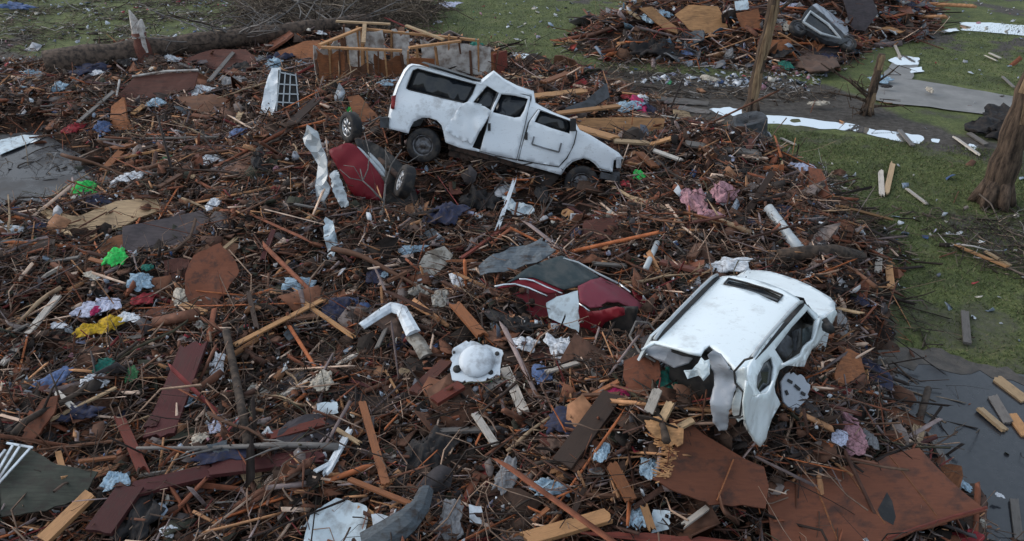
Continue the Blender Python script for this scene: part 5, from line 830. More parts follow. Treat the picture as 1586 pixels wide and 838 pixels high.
CL = [
 (133, 290, 34, 22, 'c_green', 'bright green and white scrap next to the slab'), (180, 398, 30, 20, 'c_green', 'bright green scrap below the grey brown panel'), (548, 172, 22, 12, 'c_green', 'bright green scrap on the orange board by the van'), (990, 271, 18, 14, 'c_green', 'bright green scrap in front of the van bumper'), (204, 579, 18, 18, 'c_leaf', 'dark green scrap in the left foreground'),
 (1042, 593, 44, 44, 'c_teal', 'dark teal green cloth hanging by the SUV tail'), (142, 508, 36, 18, 'c_yellow', 'yellow cloth, left half of a twisted pair'), (174, 500, 34, 26, 'c_yellow', 'yellow cloth, right half of a twisted pair'), (148, 476, 50, 26, 'c_lavender', 'lavender white shirt behind the yellow cloth'), (146, 482, 14, 12, 'c_magenta', 'small pink rag lying on the lavender shirt'), (172, 470, 22, 22, 'c_lavender', 'pale lavender cloth right of the lavender shirt'), (200, 490, 30, 16, 'c_white', 'grey white cloth right of the yellow cloth'),
 (84, 588, 36, 32, 'c_blue', 'slate blue cloth at the left, above the orange plank'), (218, 434, 34, 26, 'c_sky', 'pale blue cloth above the lavender shirt'), (228, 414, 18, 12, 'c_teal', 'small teal cloth above the pale blue cloth'), (222, 462, 30, 16, 'c_red', 'dark red cloth right of the lavender shirt'), (282, 460, 20, 28, 'c_cream', 'off white bag beside the rust orange board'), (328, 318, 22, 20, 'c_white', 'white bag at the corner of the grey brown panel'), (336, 566, 20, 34, 'c_white', 'white bag caught on the mossy limb'), (144, 426, 20, 10, 'c_cream', 'cream scrap left of the pale blue cloth'), (90, 504, 26, 10, 'c_white', 'thin white scrap left of the yellow cloth'),
 (975, 166, 36, 24, 'c_sky', 'blue white shirt in the clothing heap behind the van'), (990, 165, 24, 34, 'c_magenta', 'magenta garment in the clothing heap behind the van'), (1004, 170, 20, 28, 'c_navy', 'navy garment at the right of the clothing heap'), (996, 152, 20, 14, 'c_white', 'white cloth on top of the clothing heap'), (970, 150, 22, 12, 'c_red', 'red cloth left on top of the clothing heap'), (898, 130, 24, 14, 'c_red', 'red cloth behind the van cab'), (924, 126, 16, 24, 'c_grey', 'grey blue rag on the curved gutter length'),
 (1078, 312, 44, 46, 'insul_pink', 'pink insulation clump, largest, above the SUV'), (1118, 300, 42, 30, 'insul_pink', 'pink insulation clump right of the largest one'), (1098, 332, 40, 18, 'insul_pink', 'flat pink insulation strip below the largest clump'), (1104, 308, 32, 18, 'c_black', 'black cloth between the pink insulation clumps'), (1322, 682, 36, 24, 'insul_pink', 'pinkish grey insulation behind the huge decking'), (1300, 678, 22, 18, 'c_lavender', 'lavender cloth behind the huge decking'), (1316, 655, 24, 32, 'insul_pink', 'dull pink cloth between SUV and pavement'), (1345, 676, 22, 22, 'c_grey', 'grey rag behind the huge decking'),
 (1007, 722, 30, 26, 'c_sky', 'pale blue white bag in front of the brown decking'), (1128, 410, 60, 22, 'c_white', 'white patterned cloth on the SUV bonnet edge'), (706, 430, 18, 26, 'c_white', 'white bottle shaped bag near the sedan'), (586, 425, 34, 18, 'c_navy', 'navy cloth with pale end at centre'), (594, 424, 14, 12, 'c_sky', 'pale blue end scrap beside the navy cloth'), (640, 386, 34, 14, 'c_sky', 'blue grey crumpled sheet near centre'), (648, 450, 34, 24, 'insul_grey', 'grey white foam clump near centre'), (682, 462, 26, 20, 'insul_grey', 'grey foam clump right of the largest foam clump'), (870, 540, 40, 30, 'c_white', 'white grey cloth below the pale panel piece'), (816, 532, 36, 20, 'c_white', 'white grey cloth left of the pale panel piece'), (465, 440, 50, 20, 'c_sky', 'blue grey torn sheet left of the hooked strip'), (520, 480, 40, 26, 'c_navy', 'slate cloth above the crossed laths'),
 (842, 578, 26, 26, 'c_blue', 'blue white cloth right of the washer lid'), (960, 606, 34, 14, 'c_magenta', 'pink cloth left of the orange rounded board'), (855, 752, 46, 20, 'c_sky', 'blue grey crumpled bag at lower centre'), (988, 800, 28, 24, 'c_sky', 'pale blue cloth at the bottom, left of the tile'), (786, 736, 30, 36, 'c_grey', 'grey white crumpled rag at lower centre'), (700, 800, 34, 50, 'c_grey', 'grey blue jacket beside the curved bumper'), (880, 650, 60, 26, 'c_navy', 'dark navy cloth at lower centre'), (932, 700, 20, 20, 'c_sky', 'pale blue scrap left of the dark weathered board'), (300, 540, 14, 12, 'c_red', 'small red scrap left of the mossy limb'), (120, 640, 60, 24, 'c_navy', 'navy cloth above the awning'), (345, 700, 60, 24, 'c_navy', 'navy rag above the long maroon beam'), (214, 800, 60, 70, 'c_black', 'black bag under the long maroon beam'), (262, 822, 22, 14, 'c_white', 'white scrap in the black debris at the bottom'), (664, 700, 60, 50, 'c_black', 'black cloth at lower centre by the orange stick'), (180, 740, 30, 24, 'c_sky', 'pale plastic scrap right of the awning'), (310, 680, 22, 22, 'c_cream', 'cream scrap above the long maroon beam'), (500, 590, 30, 20, 'c_cream', 'cream scrap left of centre foreground'),
 (1238, 258, 34, 16, 'c_lavender', 'crumpled lavender blue paper on the lawn'), (162, 565, 26, 20, 'c_teal', 'teal rag in the left foreground'), (90, 136, 24, 20, 'c_sky', 'pale blue bag at upper left'), (264, 92, 30, 16, 'c_white', 'white cloth beside the white topped stump'), (206, 92, 14, 12, 'c_white', 'small white bag left of the white topped stump'), (160, 195, 22, 18, 'c_blue', 'bright blue cloth left of the white edged panel'), (244, 160, 24, 22, 'c_sky', 'pale blue ball shaped bag under the white edged panel'), (308, 140, 40, 16, 'c_white', 'white torn sheet right of the white edged panel'), (360, 126, 36, 24, 'c_grey', 'grey crate shaped bag right of the thin grey pole'), (115, 198, 24, 16, 'c_red', 'dark red cloth beyond the slab'), (148, 114, 28, 12, 'c_white', 'white sheet at upper left'), (370, 205, 26, 16, 'c_blue', 'blue white bag left of the wrecked white front'), (200, 274, 44, 18, 'c_white', 'crumpled white sheet beyond the planked panel'), (325, 246, 40, 20, 'c_white', 'white and blue rag heap beyond the white bag'), (255, 250, 20, 16, 'c_leaf', 'dark green rag beyond the planked panel'), (20, 10, 60, 16, 'c_blue', 'blue white tarp in the top left corner'),
 (1362, 122, 30, 16, 'c_sky', 'pale blue bin shaped bag on the path'), (1374, 134, 16, 8, 'c_black', 'black bag on the path by the pale blue bag'), (1440, 140, 12, 10, 'c_cream', 'cream scrap lying alone on the path'), (1268, 160, 32, 10, 'c_cream', 'cream sheet in the mud left of the stump'), (1100, 122, 22, 10, 'c_cream', 'cream scrap on the mud below the far pile'), (1062, 82, 14, 14, 'c_blue', 'blue container below the far debris pile'), (1216, 100, 20, 14, 'c_teal', 'teal container by the far pile'), (1228, 40, 12, 18, 'c_red', 'bright red cloth by the overturned pickup'), (1005, 30, 26, 22, 'c_sky', 'pale teal rag in the far debris pile'), (1030, 22, 18, 18, 'c_sky', 'pale blue bag in the far pile'), (1210, 10, 40, 18, 'c_lavender', 'lavender white sheet in the far pile'), (1204, 30, 20, 30, 'c_grey', 'grey white cloth beside the bare trunk in the far pile'), (1408, 20, 22, 16, 'c_grey', 'grey bag at right end of the far pile'), (740, 70, 22, 12, 'c_teal', 'teal tarp behind the broken wall'), (690, 8, 40, 12, 'c_lavender', 'lavender white cloth heap on the far lawn'), (660, 14, 30, 12, 'c_navy', 'navy cloth heap on the far lawn'), (600, 128, 24, 12, 'c_sky', 'pale blue sheet inside the broken wall'), (840, 300, 20, 40, 'c_black', 'black crumpled shape painted as shadow in the hollow under the van'), (740, 310, 60, 40, 'c_black', 'large black shape painted as shadow in the hollow under the van'), (690, 330, 50, 40, 'c_navy', 'dark navy shape painted as shadow in the hollow beside the overturned car'),  # dark crumples in the van hollow stand in for the shadow there
 (1490, 830, 60, 18, 'c_red', 'red garment on wet pavement in the bottom right corner'), (1494, 752, 16, 14, 'c_sky', 'pale blue paper twist on the wet pavement'), (1548, 766, 10, 6, 'c_white', 'tiny white scrap on the wet pavement'),
 (1300, 492, 16, 30, 'c_grey', 'grey rag by the SUV headlight'), (1545, 200, 70, 44, 'c_black', 'black bush of debris behind the leaning trunk, left part'), (1562, 186, 60, 40, 'c_black', 'black bush of debris behind the leaning trunk, right part'),
]
for x, y, wp, hp, mat, lab in CL: cloth(x, y, wp, hp, mat, lab, cat='insulation' if 'insul' in mat and 'insulation' in lab else ('bag' if ' bag' in lab else 'cloth'), lift=.24 if y > 250 and not (x > 1370 and y > 700) else .14)
# ------------------------------------------------------------------ loose rubble
KEEP = [([vz(*p) for p in out] + [], 17.6), ([(996, 541), (1110, 428), (1150, 414), (1230, 428), (1296, 470), (1296, 500), (1262, 560), (1225, 610), (1196, 655), (1176, 692), (1150, 690), (1105, 640), (1080, 560), (1000, 545)], 11.5),
        ([(775, 440), (870, 398), (900, 404), (985, 450), (1005, 470), (970, 500), (930, 520), (895, 525), (850, 500)], 13.5), ([(505, 240), (518, 180), (545, 182), (600, 235), (655, 270), (640, 320), (590, 345), (540, 300)], 17.5)]
_w = lambda X, Y, r: [vz(X + r * math.cos(t), Y + r * math.sin(t)) for t in [k * math.pi / 5 for k in range(10)]]
KEEP += [(_w(275, 528, 95), 17.0), (_w(1175, 750, 150), 17.0), ([vz(*p) for p in ((400, 520), (1060, 690), (1060, 760), (400, 640))], 16.6)]
for p, lab, *_ in S:
    if max(q[0] for q in p) - min(q[0] for q in p) > 28: c_ = surf(sum(q[0] for q in p) / len(p), sum(q[1] for q in p) / len(p)); KEEP.append((p, (c_ - C0).dot(FW) + .5))
for x, y, wp, hp, mat, lab in CL:
    if wp > 16: c_ = surf(x, y); KEEP.append(([(x - wp * .5, y - hp * .5), (x + wp * .5, y - hp * .5), (x + wp * .5, y + hp * .4), (x - wp * .5, y + hp * .4)], (c_ - C0).dot(FW) + .3))
KEEP += [([(1188, 770), (1206, 752), (1262, 728), (1340, 716), (1424, 692), (1448, 722), (1526, 792), (1370, 838), (1330, 862), (1200, 838)], 9.2), ([(1044, 660), (1186, 722), (1186, 788), (1012, 742)], 9.6)]
def in_poly_np(px, py, poly):
    c = np.zeros(px.shape, bool); n = len(poly)
    for i in range(n):
        ax, ay = poly[i]; bx, by = poly[(i + 1) % n]
        if abs(by - ay) > 1e-9: c ^= ((ay > py) != (by > py)) & (px < (bx - ax) * (py - ay) / (by - ay) + ax)
    return c
_a = np.zeros((2,)); cP, sP = math.cos(PITCH), math.sin(PITCH)
def proj_np(x, y, z):
    zz = z - CAM_H; d = y * cP - zz * sP; return CX + FPX * x / d, CY - FPX * (y * sP + zz * cP) / d, d
def sample(n, ymin, ymax, fall=1.0, mask=True, side=.72):
    X_, Y_ = [], []; got = 0
    while got < n:
        y = RS.uniform(ymin, ymax, n * 3); x = RS.uniform(-1, 1, n * 3) * (1.5 + y * side); ok = RS.uniform(0, 1, n * 3) < (1.5 + y * side) / (1.5 + ymax * side) * np.minimum(1, (ymin + 3) / y)**fall * 1.0
        if mask: ok &= RS.uniform(0, 1, n * 3) < bil(MASK, x, y) * (.35 + .65 * (bil(HG, x, y) > .15)) + .004
        X_.append(x[ok]); Y_.append(y[ok]); got += ok.sum()
    return np.concatenate(X_)[:n], np.concatenate(Y_)[:n]
def clear(x, y, z, p=.09):
    px, py, d = proj_np(x, y, z); k = np.ones(x.shape, bool)
    for poly, dd in KEEP: k &= ~(in_poly_np(px, py, poly) & (d < dd) & (RS.uniform(0, 1, x.shape) > p))
    return k
def frames(n, yaw, pitch, roll):
    cy, sy, cp, sp, cr, sr = np.cos(yaw), np.sin(yaw), np.cos(pitch), np.sin(pitch), np.cos(roll), np.sin(roll)
    ax = np.stack([cy * cp, sy * cp, sp], -1); ay = np.stack([-sy, cy, 0 * cy], -1); az = np.cross(ax, ay); return ax, ay * cr[:, None] + az * sr[:, None], az * cr[:, None] - ay * sr[:, None]
def stuff(name, V, F, mat, label, cat): o = link(name, mesh_np(name, V, F), mat); tag(o, label, cat, kind='stuff'); return o
def lift_of(n, hi=.26): return RS.beta(1.3, 2.6, n) * hi
WR = [(0, (0.024, 0.015, 0.012)), (.17, (0.081, 0.038, 0.026)), (.34, (0.149, 0.062, 0.037)), (.50, (0.223, 0.076, 0.040)), (.61, (0.149, 0.112, 0.110)), (.69, (0.273, 0.207, 0.198)), (.76, (0.446, 0.224, 0.110)), (.85, (0.360, 0.112, 0.042)), (.91, (0.682, 0.482, 0.363)), (.97, (0.186, 0.034, 0.031))]
def sticks(n, L0, W0, ymin, ymax, fall, mask=True, hi=.26, steep=.28, xy=None):
    x, y = xy if xy is not None else sample(n, ymin, ymax, fall, mask); n = len(x); z = np.maximum(0, bil(HG, x, y)) + lift_of(n, hi) * np.clip(bil(MASK, x, y) + .08, 0, 1) + .01
    k = clear(x, y, z); x, y, z = x[k], y[k], z[k]; n = len(x)
    L = L0 * np.exp(RS.normal(0, .55, n)); W_ = W0 * np.exp(RS.normal(0, .5, n)); T = W_ * RS.uniform(.25, .8, n)
    cl = 1.4 * vnoise(x * .5, y * .5, 300) ; yaw = cl * 1.2 + RS.normal(0, .9, n); ax, ay, az = frames(n, yaw, RS.normal(0, steep, n), RS.uniform(-1.2, 1.2, n)); c = np.stack([x, y, z], -1); V = np.zeros((n, 8, 3)); q = 0
    for ex in (-.5, .5):
        tp = RS.uniform(.35, 1.0, n)
        for ey, ez in ((-.5, -.5), (.5, -.5), (.5, .5), (-.5, .5)):
            jx = RS.uniform(-.06, .06, n); V[:, q] = c + ax * ((ex + jx) * L)[:, None] + ay * (ey * W_ * tp)[:, None] + az * (ez * T * tp)[:, None]; q += 1
    b = (np.arange(n) * 8)[:, None]; F = np.concatenate([b + np.array(f) for f in ((0, 3, 2, 1), (4, 5, 6, 7), (0, 1, 5, 4), (1, 2, 6, 5), (2, 3, 7, 6), (3, 0, 4, 7))]); return V, [F]
def twigs(n, L0, R0, ymin, ymax, fall, mask=True, hi=.3, xy=None, seg=5):
    x, y = xy if xy is not None else sample(n, ymin, ymax, fall, mask); n = len(x); z = np.maximum(0, bil(HG, x, y)) + lift_of(n, hi) * np.clip(bil(MASK, x, y) + .08, 0, 1) + .01
    k = clear(x, y, z); x, y, z = x[k], y[k], z[k]; n = len(x); L = L0 * np.exp(RS.normal(0, .5, n)); r = R0 * np.exp(RS.normal(0, .45, n))
    ax, ay, az = frames(n, RS.uniform(0, 6.28, n), RS.normal(.05, .25, n), RS.uniform(-1.5, 1.5, n)); V = np.zeros((n, (seg + 1) * 3, 3)); c = np.stack([x, y, z], -1); k1 = RS.normal(0, .22, n); k2 = RS.normal(0, .25, n); ph = RS.uniform(0, 6, n)
    for s in range(seg + 1):
        t = s / seg - .5; p = c + ax * (t * L)[:, None] + ay * ((k1 * (4 * t * t - .5) + .06 * np.sin(ph + 9 * t)) * L)[:, None] + az * ((-.10 * abs(k2) * 4 * t * t + .04 * np.sin(ph * 2 + 7 * t)) * L)[:, None]
        for j in range(3): a = 2 * math.pi * j / 3; V[:, s * 3 + j] = p + (ay * math.cos(a) + az * math.sin(a)) * (r * (1 - .7 * (s / seg)))[:, None]
    b = (np.arange(n) * (seg + 1) * 3)[:, None]; F = np.concatenate([b + np.array((s * 3 + j, s * 3 + (j + 1) % 3, s * 3 + 3 + (j + 1) % 3, s * 3 + 3 + j)) for s in range(seg) for j in range(3)]); return V, [F]
def shards(n, S0, ymin, ymax, fall, mask=True, hi=.2, xy=None, tilt=.45, thin=.04):
    x, y = xy if xy is not None else sample(n, ymin, ymax, fall, mask); n = len(x); z = np.maximum(0, bil(HG, x, y)) + lift_of(n, hi) * np.clip(bil(MASK, x, y) + .05, 0, 1) + .012
    k = clear(x, y, z); x, y, z = x[k], y[k], z[k]; n = len(x); s = S0 * np.exp(RS.normal(0, .5, n)); asp = RS.uniform(.35, 1, n)
    ax, ay, az = frames(n, RS.uniform(0, 6.28, n), RS.normal(0, tilt, n), RS.normal(0, tilt, n)); c = np.stack([x, y, z], -1); m = 7; V = np.zeros((n, 2 * m, 3))
    for j in range(m):
        a = 2 * math.pi * j / m + RS.uniform(-.35, .35, n); rr = RS.uniform(.55, 1.1, n); u = np.cos(a) * rr * s; v = np.sin(a) * rr * s * asp; w_ = .5 * RS.normal(0, .35, n) * s
        top = c + ax * u[:, None] + ay * v[:, None] + az * w_[:, None]; V[:, j] = top; V[:, m + j] = top - az * (s * thin + .003)[:, None]
    b = (np.arange(n) * 2 * m)[:, None]; F4 = np.concatenate([b + np.array((j, m + j, m + (j + 1) % m, (j + 1) % m)) for j in range(m)]); F7 = np.concatenate([b + np.arange(m), b + np.arange(2 * m - 1, m - 1, -1)]); return V, [F4, F7]
def join(*parts):
    Vs, Fs, k = [], [], 0
    for V, F in parts: V = V.reshape(-1, 3); Vs.append(V); Fs += [f + k for f in F]; k += len(V)
    return np.concatenate(Vs), Fs
stuff('wood_splinters', *join(sticks(14000, .22, .018, 4.6, 24, 1.0), sticks(7000, .36, .034, 4.6, 30, .6), sticks(1800, .30, .075, 4.6, 30, .6), sticks(2600, .85, .045, 4.6, 30, .5), sticks(1600, .5, .03, 4.6, 26, .7, steep=.75, hi=.3), sticks(15000, .13, .011, 4.6, 24, 1.1, hi=.3, steep=.4)), island('splinter_wood', WR), 'countless small wood splinters and broken laths strewn through the whole pile', 'splinters')
TW = [(0, (0.032, 0.021, 0.017)), (.24, (0.081, 0.050, 0.036)), (.50, (0.143, 0.090, 0.064)), (.69, (0.211, 0.134, 0.097)), (.84, (0.335, 0.224, 0.160)), (.95, (0.074, 0.065, 0.040))]
stuff('twig_tangle', *join(twigs(13000, .5, .0065, 4.6, 26, .9, hi=.34), twigs(5000, .95, .010, 4.6, 30, .5, hi=.36)), island('twig_wood', TW), 'tangle of thin bare twigs and roots caught all through the debris', 'twigs')
LR = [(0, (0.022, 0.015, 0.012)), (.24, (0.062, 0.035, 0.024)), (.44, (0.118, 0.056, 0.035)), (.62, (0.180, 0.073, 0.040)), (.74, (0.074, 0.063, 0.064)), (.83, (0.042, 0.043, 0.029)), (.89, (0.248, 0.196, 0.176)), (.95, (0.322, 0.157, 0.083))]
stuff('bark_litter', *join(shards(14000, .065, 4.6, 25, 1.0, hi=.24), shards(5000, .12, 4.6, 30, .5, hi=.24), shards(1300, .2, 4.6, 30, .4, hi=.2)), island('bark_bits', LR), 'crushed bark, leaves and torn sheathing bits covering the pile', 'litter')
PR = [(0, (.55, .58, .62)), (.26, (.36, .37, .40)), (.46, (.24, .29, .36)), (.58, (.50, .46, .40)), (.72, (.12, .13, .16)), (.82, (.30, .30, .40)), (.89, (.05, .09, .20)), (.93, (.35, .04, .05)), (.96, (.40, .20, .24)), (.985, (.03, .22, .10))]
fx, fy = [], []
for poly, n_ in (([(560, -20), (1600, -20), (1600, 150), (1290, 130), (1000, 110), (760, 95), (650, 50)], 520), ([(1130, 240), (1600, 260), (1600, 560), (1400, 540), (1380, 400)], 70), ([(0, -20), (560, -20), (500, 60), (0, 120)], 500), ([(900, 60), (1290, 110), (1250, 140), (1000, 130)], 380)):
    pp = px_poly(poly); c_ = 0
    while c_ < n_:
        x, y = RS.uniform(pp[:, 0].min(), pp[:, 0].max(), 4000), RS.uniform(pp[:, 1].min(), pp[:, 1].max(), 4000); k = in_poly_np(x, y, pp) & (vnoise(x * .4, y * .4, 200) + RS.uniform(-.8, .8, 4000) > .1); k = np.where(k)[0][:n_ - c_]; fx.append(x[k]); fy.append(y[k]); c_ += len(k)
fx, fy = np.concatenate(fx), np.concatenate(fy)
stuff('litter_scraps', *join(shards(5600, .030, 4.6, 26, .9, hi=.32, tilt=.7), shards(1100, .07, 5.5, 34, .4, hi=.32, tilt=.7), shards(0, .075, 0, 0, 0, xy=(fx, fy))), island('scrap_bits', PR, .6), 'small scraps of paper, plastic and insulation scattered over pile and lawn', 'scraps')
fx2, fy2 = [], []
for poly, n_ in (([(700, 60), (1290, 90), (1330, 130), (1290, 160), (1000, 150), (760, 100)], 1500), ([(0, -20), (640, -20), (600, 45), (420, 70), (0, 110)], 5600), ([(1150, 240), (1300, 270), (1420, 400), (1440, 560), (1330, 330)], 420), ([(1400, 330), (1600, 320), (1600, 440), (1480, 400)], 260), ([(1330, 545), (1480, 600), (1600, 838), (1420, 720)], 26), ([(0, 215), (150, 255), (140, 310), (0, 350)], 160)):
    pp = px_poly(poly); c_ = 0
    while c_ < n_:
        x, y = RS.uniform(pp[:, 0].min(), pp[:, 0].max(), 4000), RS.uniform(pp[:, 1].min(), pp[:, 1].max(), 4000); k = in_poly_np(x, y, pp) & (vnoise(x * .7, y * .7, 210) + RS.uniform(-.7, .7, 4000) > 0); k = np.where(k)[0][:n_ - c_]; fx2.append(x[k]); fy2.append(y[k]); c_ += len(k)
fx2, fy2 = np.concatenate(fx2), np.concatenate(fy2); h_ = len(fx2) // 2
stuff('lawn_litter', *join(sticks(0, .35, .022, 0, 0, 0, xy=(fx2[::2], fy2[::2]), hi=.1, steep=.06), twigs(0, .8, .010, 0, 0, 0, xy=(fx2[1::2], fy2[1::2]), hi=.15)), island('lawn_bits', [(0, (.03, .022, .017)), (.35, (.07, .05, .036)), (.6, (.13, .10, .08)), (.8, (.25, .19, .14)), (.93, (.45, .42, .40))]), 'sparse sticks and twigs scattered on the lawn, mud and pavement', 'litter')
def in_world(poly, n):
    X_, Y_, c_ = [], [], 0
    while c_ < n:
        x, y = RS.uniform(poly[:, 0].min(), poly[:, 0].max(), 4000), RS.uniform(poly[:, 1].min(), poly[:, 1].max(), 4000); k = np.where(in_poly_np(x, y, poly))[0][:n - c_]; X_.append(x[k]); Y_.append(y[k]); c_ += len(k)
    return np.concatenate(X_), np.concatenate(Y_)
FP2 = px_poly([(860, 70), (940, 24), (1050, -6), (1140, -40), (1420, -40), (1460, 30), (1440, 62), (1345, 78), (1310, 102), (1210, 114), (1090, 102), (950, 98)])
stuff('far_pile_wood', *join(sticks(0, .6, .05, 0, 0, 0, xy=in_world(FP2, 3600), hi=.5), twigs(0, 1.2, .014, 0, 0, 0, xy=in_world(FP2, 1500), hi=.6), sticks(0, 1.4, .09, 0, 0, 0, xy=in_world(FP2, 260), hi=.5)), island('splinter_wood', WR), 'broken timber and sticks heaped in the far debris pile', 'splinters')
stuff('far_pile_scraps', *join(shards(0, .17, 0, 0, 0, xy=in_world(FP2, 900), hi=.55, tilt=.7), shards(0, .34, 0, 0, 0, xy=in_world(FP2, 170), hi=.6, tilt=.6), shards(0, .09, 0, 0, 0, xy=in_world(FP2, 700), hi=.5)), island('far_bits', [(0, (.05, .035, .028)), (.25, (.12, .06, .035)), (.4, (.20, .20, .21)), (.55, (.09, .09, .10)), (.66, (.45, .47, .50)), (.78, (.26, .30, .36)), (.86, (.28, .15, .08)), (.94, (.30, .05, .04)), (.97, (.08, .14, .2))]), 'torn siding, insulation and rags heaped in the far debris pile', 'scraps')
# brush of thin branches at the top left
pp = px_poly([(380, 4), (480, -10), (640, 0), (690, 30), (640, 58), (540, 58), (420, 66), (360, 40)]); x, y = RS.uniform(pp[:, 0].min(), pp[:, 0].max(), 30000), RS.uniform(pp[:, 1].min(), pp[:, 1].max(), 30000); k = np.where(in_poly_np(x, y, pp))[0][:3000]
V, F = twigs(0, 1.7, .014, 0, 0, 0, xy=(x[k], y[k])); V = V + np.array([0, 0, 1]) * (RS.beta(1.2, 2, (len(V), 1, 1)) * 1.2)
stuff('brush_heap', V, F, island('brush_wood', [(0, (.05, .036, .027)), (.3, (.10, .075, .055)), (.6, (.16, .125, .092)), (.85, (.24, .19, .145))]), 'heap of bare fallen branches behind the broken house wall', 'brush')
# grass
pp = [px_poly([(1120, 190), (1900, 265), (2100, 700), (1400, 545), (1380, 400), (1200, 250)]), px_poly([(620, 0), (1100, -10), (960, 40), (880, 70), (930, 110), (720, 90)]), px_poly([(1400, 50), (1600, 30), (1600, 150), (1430, 118)])]
gxs, gys = [], []
for p_, n_ in zip(pp, (62000, 9000, 5000)):
    c_ = 0
    while c_ < n_:
        x, y = RS.uniform(p_[:, 0].min(), p_[:, 0].max(), 60000), RS.uniform(p_[:, 1].min(), p_[:, 1].max(), 60000); mm = fbm(x * .35, y * .35, 60) + .5 * fbm(x * 2, y * 2, 61); k = in_poly_np(x, y, p_) & (mm < RS.uniform(.1, .7, 60000)) & (bil(MASK, x, y) < .3); k = np.where(k)[0][:n_ - c_]; gxs.append(x[k]); gys.append(y[k]); c_ += len(k)
x, y = np.concatenate(gxs), np.concatenate(gys); n = len(x); hh = RS.uniform(.025, .065, n); a = RS.uniform(0, 6.28, n); ww = RS.uniform(.006, .014, n) * (1 + .3 * (y > 22)); V = np.zeros((n, 3, 3)); lean = RS.normal(0, .04, (n, 2)); z0 = 0.035 * fbm(x * .5, y * .5, 40) - .03
V[:, 0] = np.stack([x - np.cos(a) * ww, y - np.sin(a) * ww, z0], -1); V[:, 1] = np.stack([x + np.cos(a) * ww, y + np.sin(a) * ww, z0], -1); V[:, 2] = np.stack([x + lean[:, 0], y + lean[:, 1], z0 + hh], -1)
stuff('grass', V, [np.arange(3 * n).reshape(n, 3)], island('grass_blades', [(0, (.064, .084, .032)), (.35, (.092, .122, .042)), (.65, (.125, .150, .056)), (.86, (.17, .155, .085))]), 'short muddy lawn grass beside the debris pile', 'grass')

# ---- individual loose boards, branches, panels and cloths, each labelled by look and nearest landmark
LM = [('the white van', 780, 190, 90), ('the white SUV', 1140, 540, 80), ('the red sedan', 900, 460, 60), ('the overturned red car', 565, 265, 50), ('the washer lid', 738, 560, 20), ('the rust orange board', 330, 430, 30), ('the huge roof decking', 1350, 770, 100), ('the ripped brown decking', 1110, 720, 60), ('the concrete slab', 60, 280, 50),
      ('the long maroon beam', 410, 722, 60), ('the olive awning', 60, 740, 50), ('the pale appliance panel', 520, 805, 30), ('the yellow cloth', 155, 503, 20), ('the broken house wall', 600, 105, 60), ('the white topped stump', 226, 66, 15), ('the tan planked panel', 160, 335, 50), ('the pink insulation', 1085, 312, 20), ('the slanting metal pipe', 1215, 355, 15), ('the black tub', 1155, 195, 20),
      ('the wrecked white front', 432, 145, 20), ('the hooked white strip', 610, 500, 25), ('the overturned pickup', 1275, 42, 30), ('the bare tree trunk', 1175, 100, 10), ('the bottom tan joist', 870, 818, 30), ('the mossy limb', 366, 600, 10), ('the curved bumper', 630, 800, 20), ('the crossed white sticks', 520, 695, 15), ('the slate blue cloth', 85, 588, 10), ('the white edged panel', 245, 135, 30), ('the clothing heap', 990, 163, 10), ('the teal cloth', 1042, 593, 10), ('the dark steep maroon board', 272, 605, 10), ('the foam slab', 672, 408, 10), ('the tall orange stick', 580, 686, 8), ('the crossing laths', 470, 495, 15), ('the dark weathered board', 910, 665, 10)]
def where(o):
    x, y, d = proj(o.location); b = min(LM, key=lambda l: math.hypot(x - l[1], (y - l[2]) * 1.3) - l[3] * .5); dx, dy = x - b[1], (y - b[2]) * 1.3; a = math.degrees(math.atan2(-dy, dx)) % 360
    return ('right of', 'behind and right of', 'behind', 'behind and left of', 'left of', 'in front and left of', 'in front of', 'in front and right of')[int((a + 22.5) // 45) % 8] + ' ' + b[0]
def slant(o):
    d = o.rotation_quaternion @ Vector((1, 0, 0)); a, b = proj(o.location - d * .2), proj(o.location + d * .2); s = math.degrees(math.atan2(-(b[1] - a[1]), b[0] - a[0])) % 180
    return 'lying level' if s < 20 or s > 160 else ('leaning right' if s < 70 else ('pointing upward' if s < 110 else 'leaning left'))
def later(o, lab, cat, group): TODO.append((o, lab, cat, group))
def spots(n, ymin, ymax, fall, p=.0, mask=True):
    res = []
    while len(res) < n:
        x, y = sample(n * 2, ymin, ymax, fall, mask, .68); z = np.maximum(0, bil(HG, x, y)) + .08; k = clear(x, y, z, p); px, py, d = proj_np(x, y, z); k &= (px > 15) & (px < 1571) & (py > 8) & (py < 826) & (bil(MASK, x, y) > .25); res += list(zip(x[k], y[k]))
    return res[:n]
WN = {'tan': 'tan', 'pine': 'light tan', 'orange': 'orange brown', 'brown': 'brown', 'dark_brown': 'dark brown', 'maroon': 'maroon', 'red_wood': 'dull red', 'grey_wood': 'grey', 'pale_wood': 'pale', 'rust_board': 'rusty brown', 'redbrown': 'reddish brown', 'bluegrey': 'blue grey', 'slate': 'slate grey'}
def pick(ws): ks = list(ws); return random.choices(ks, [ws[k] for k in ks])[0]
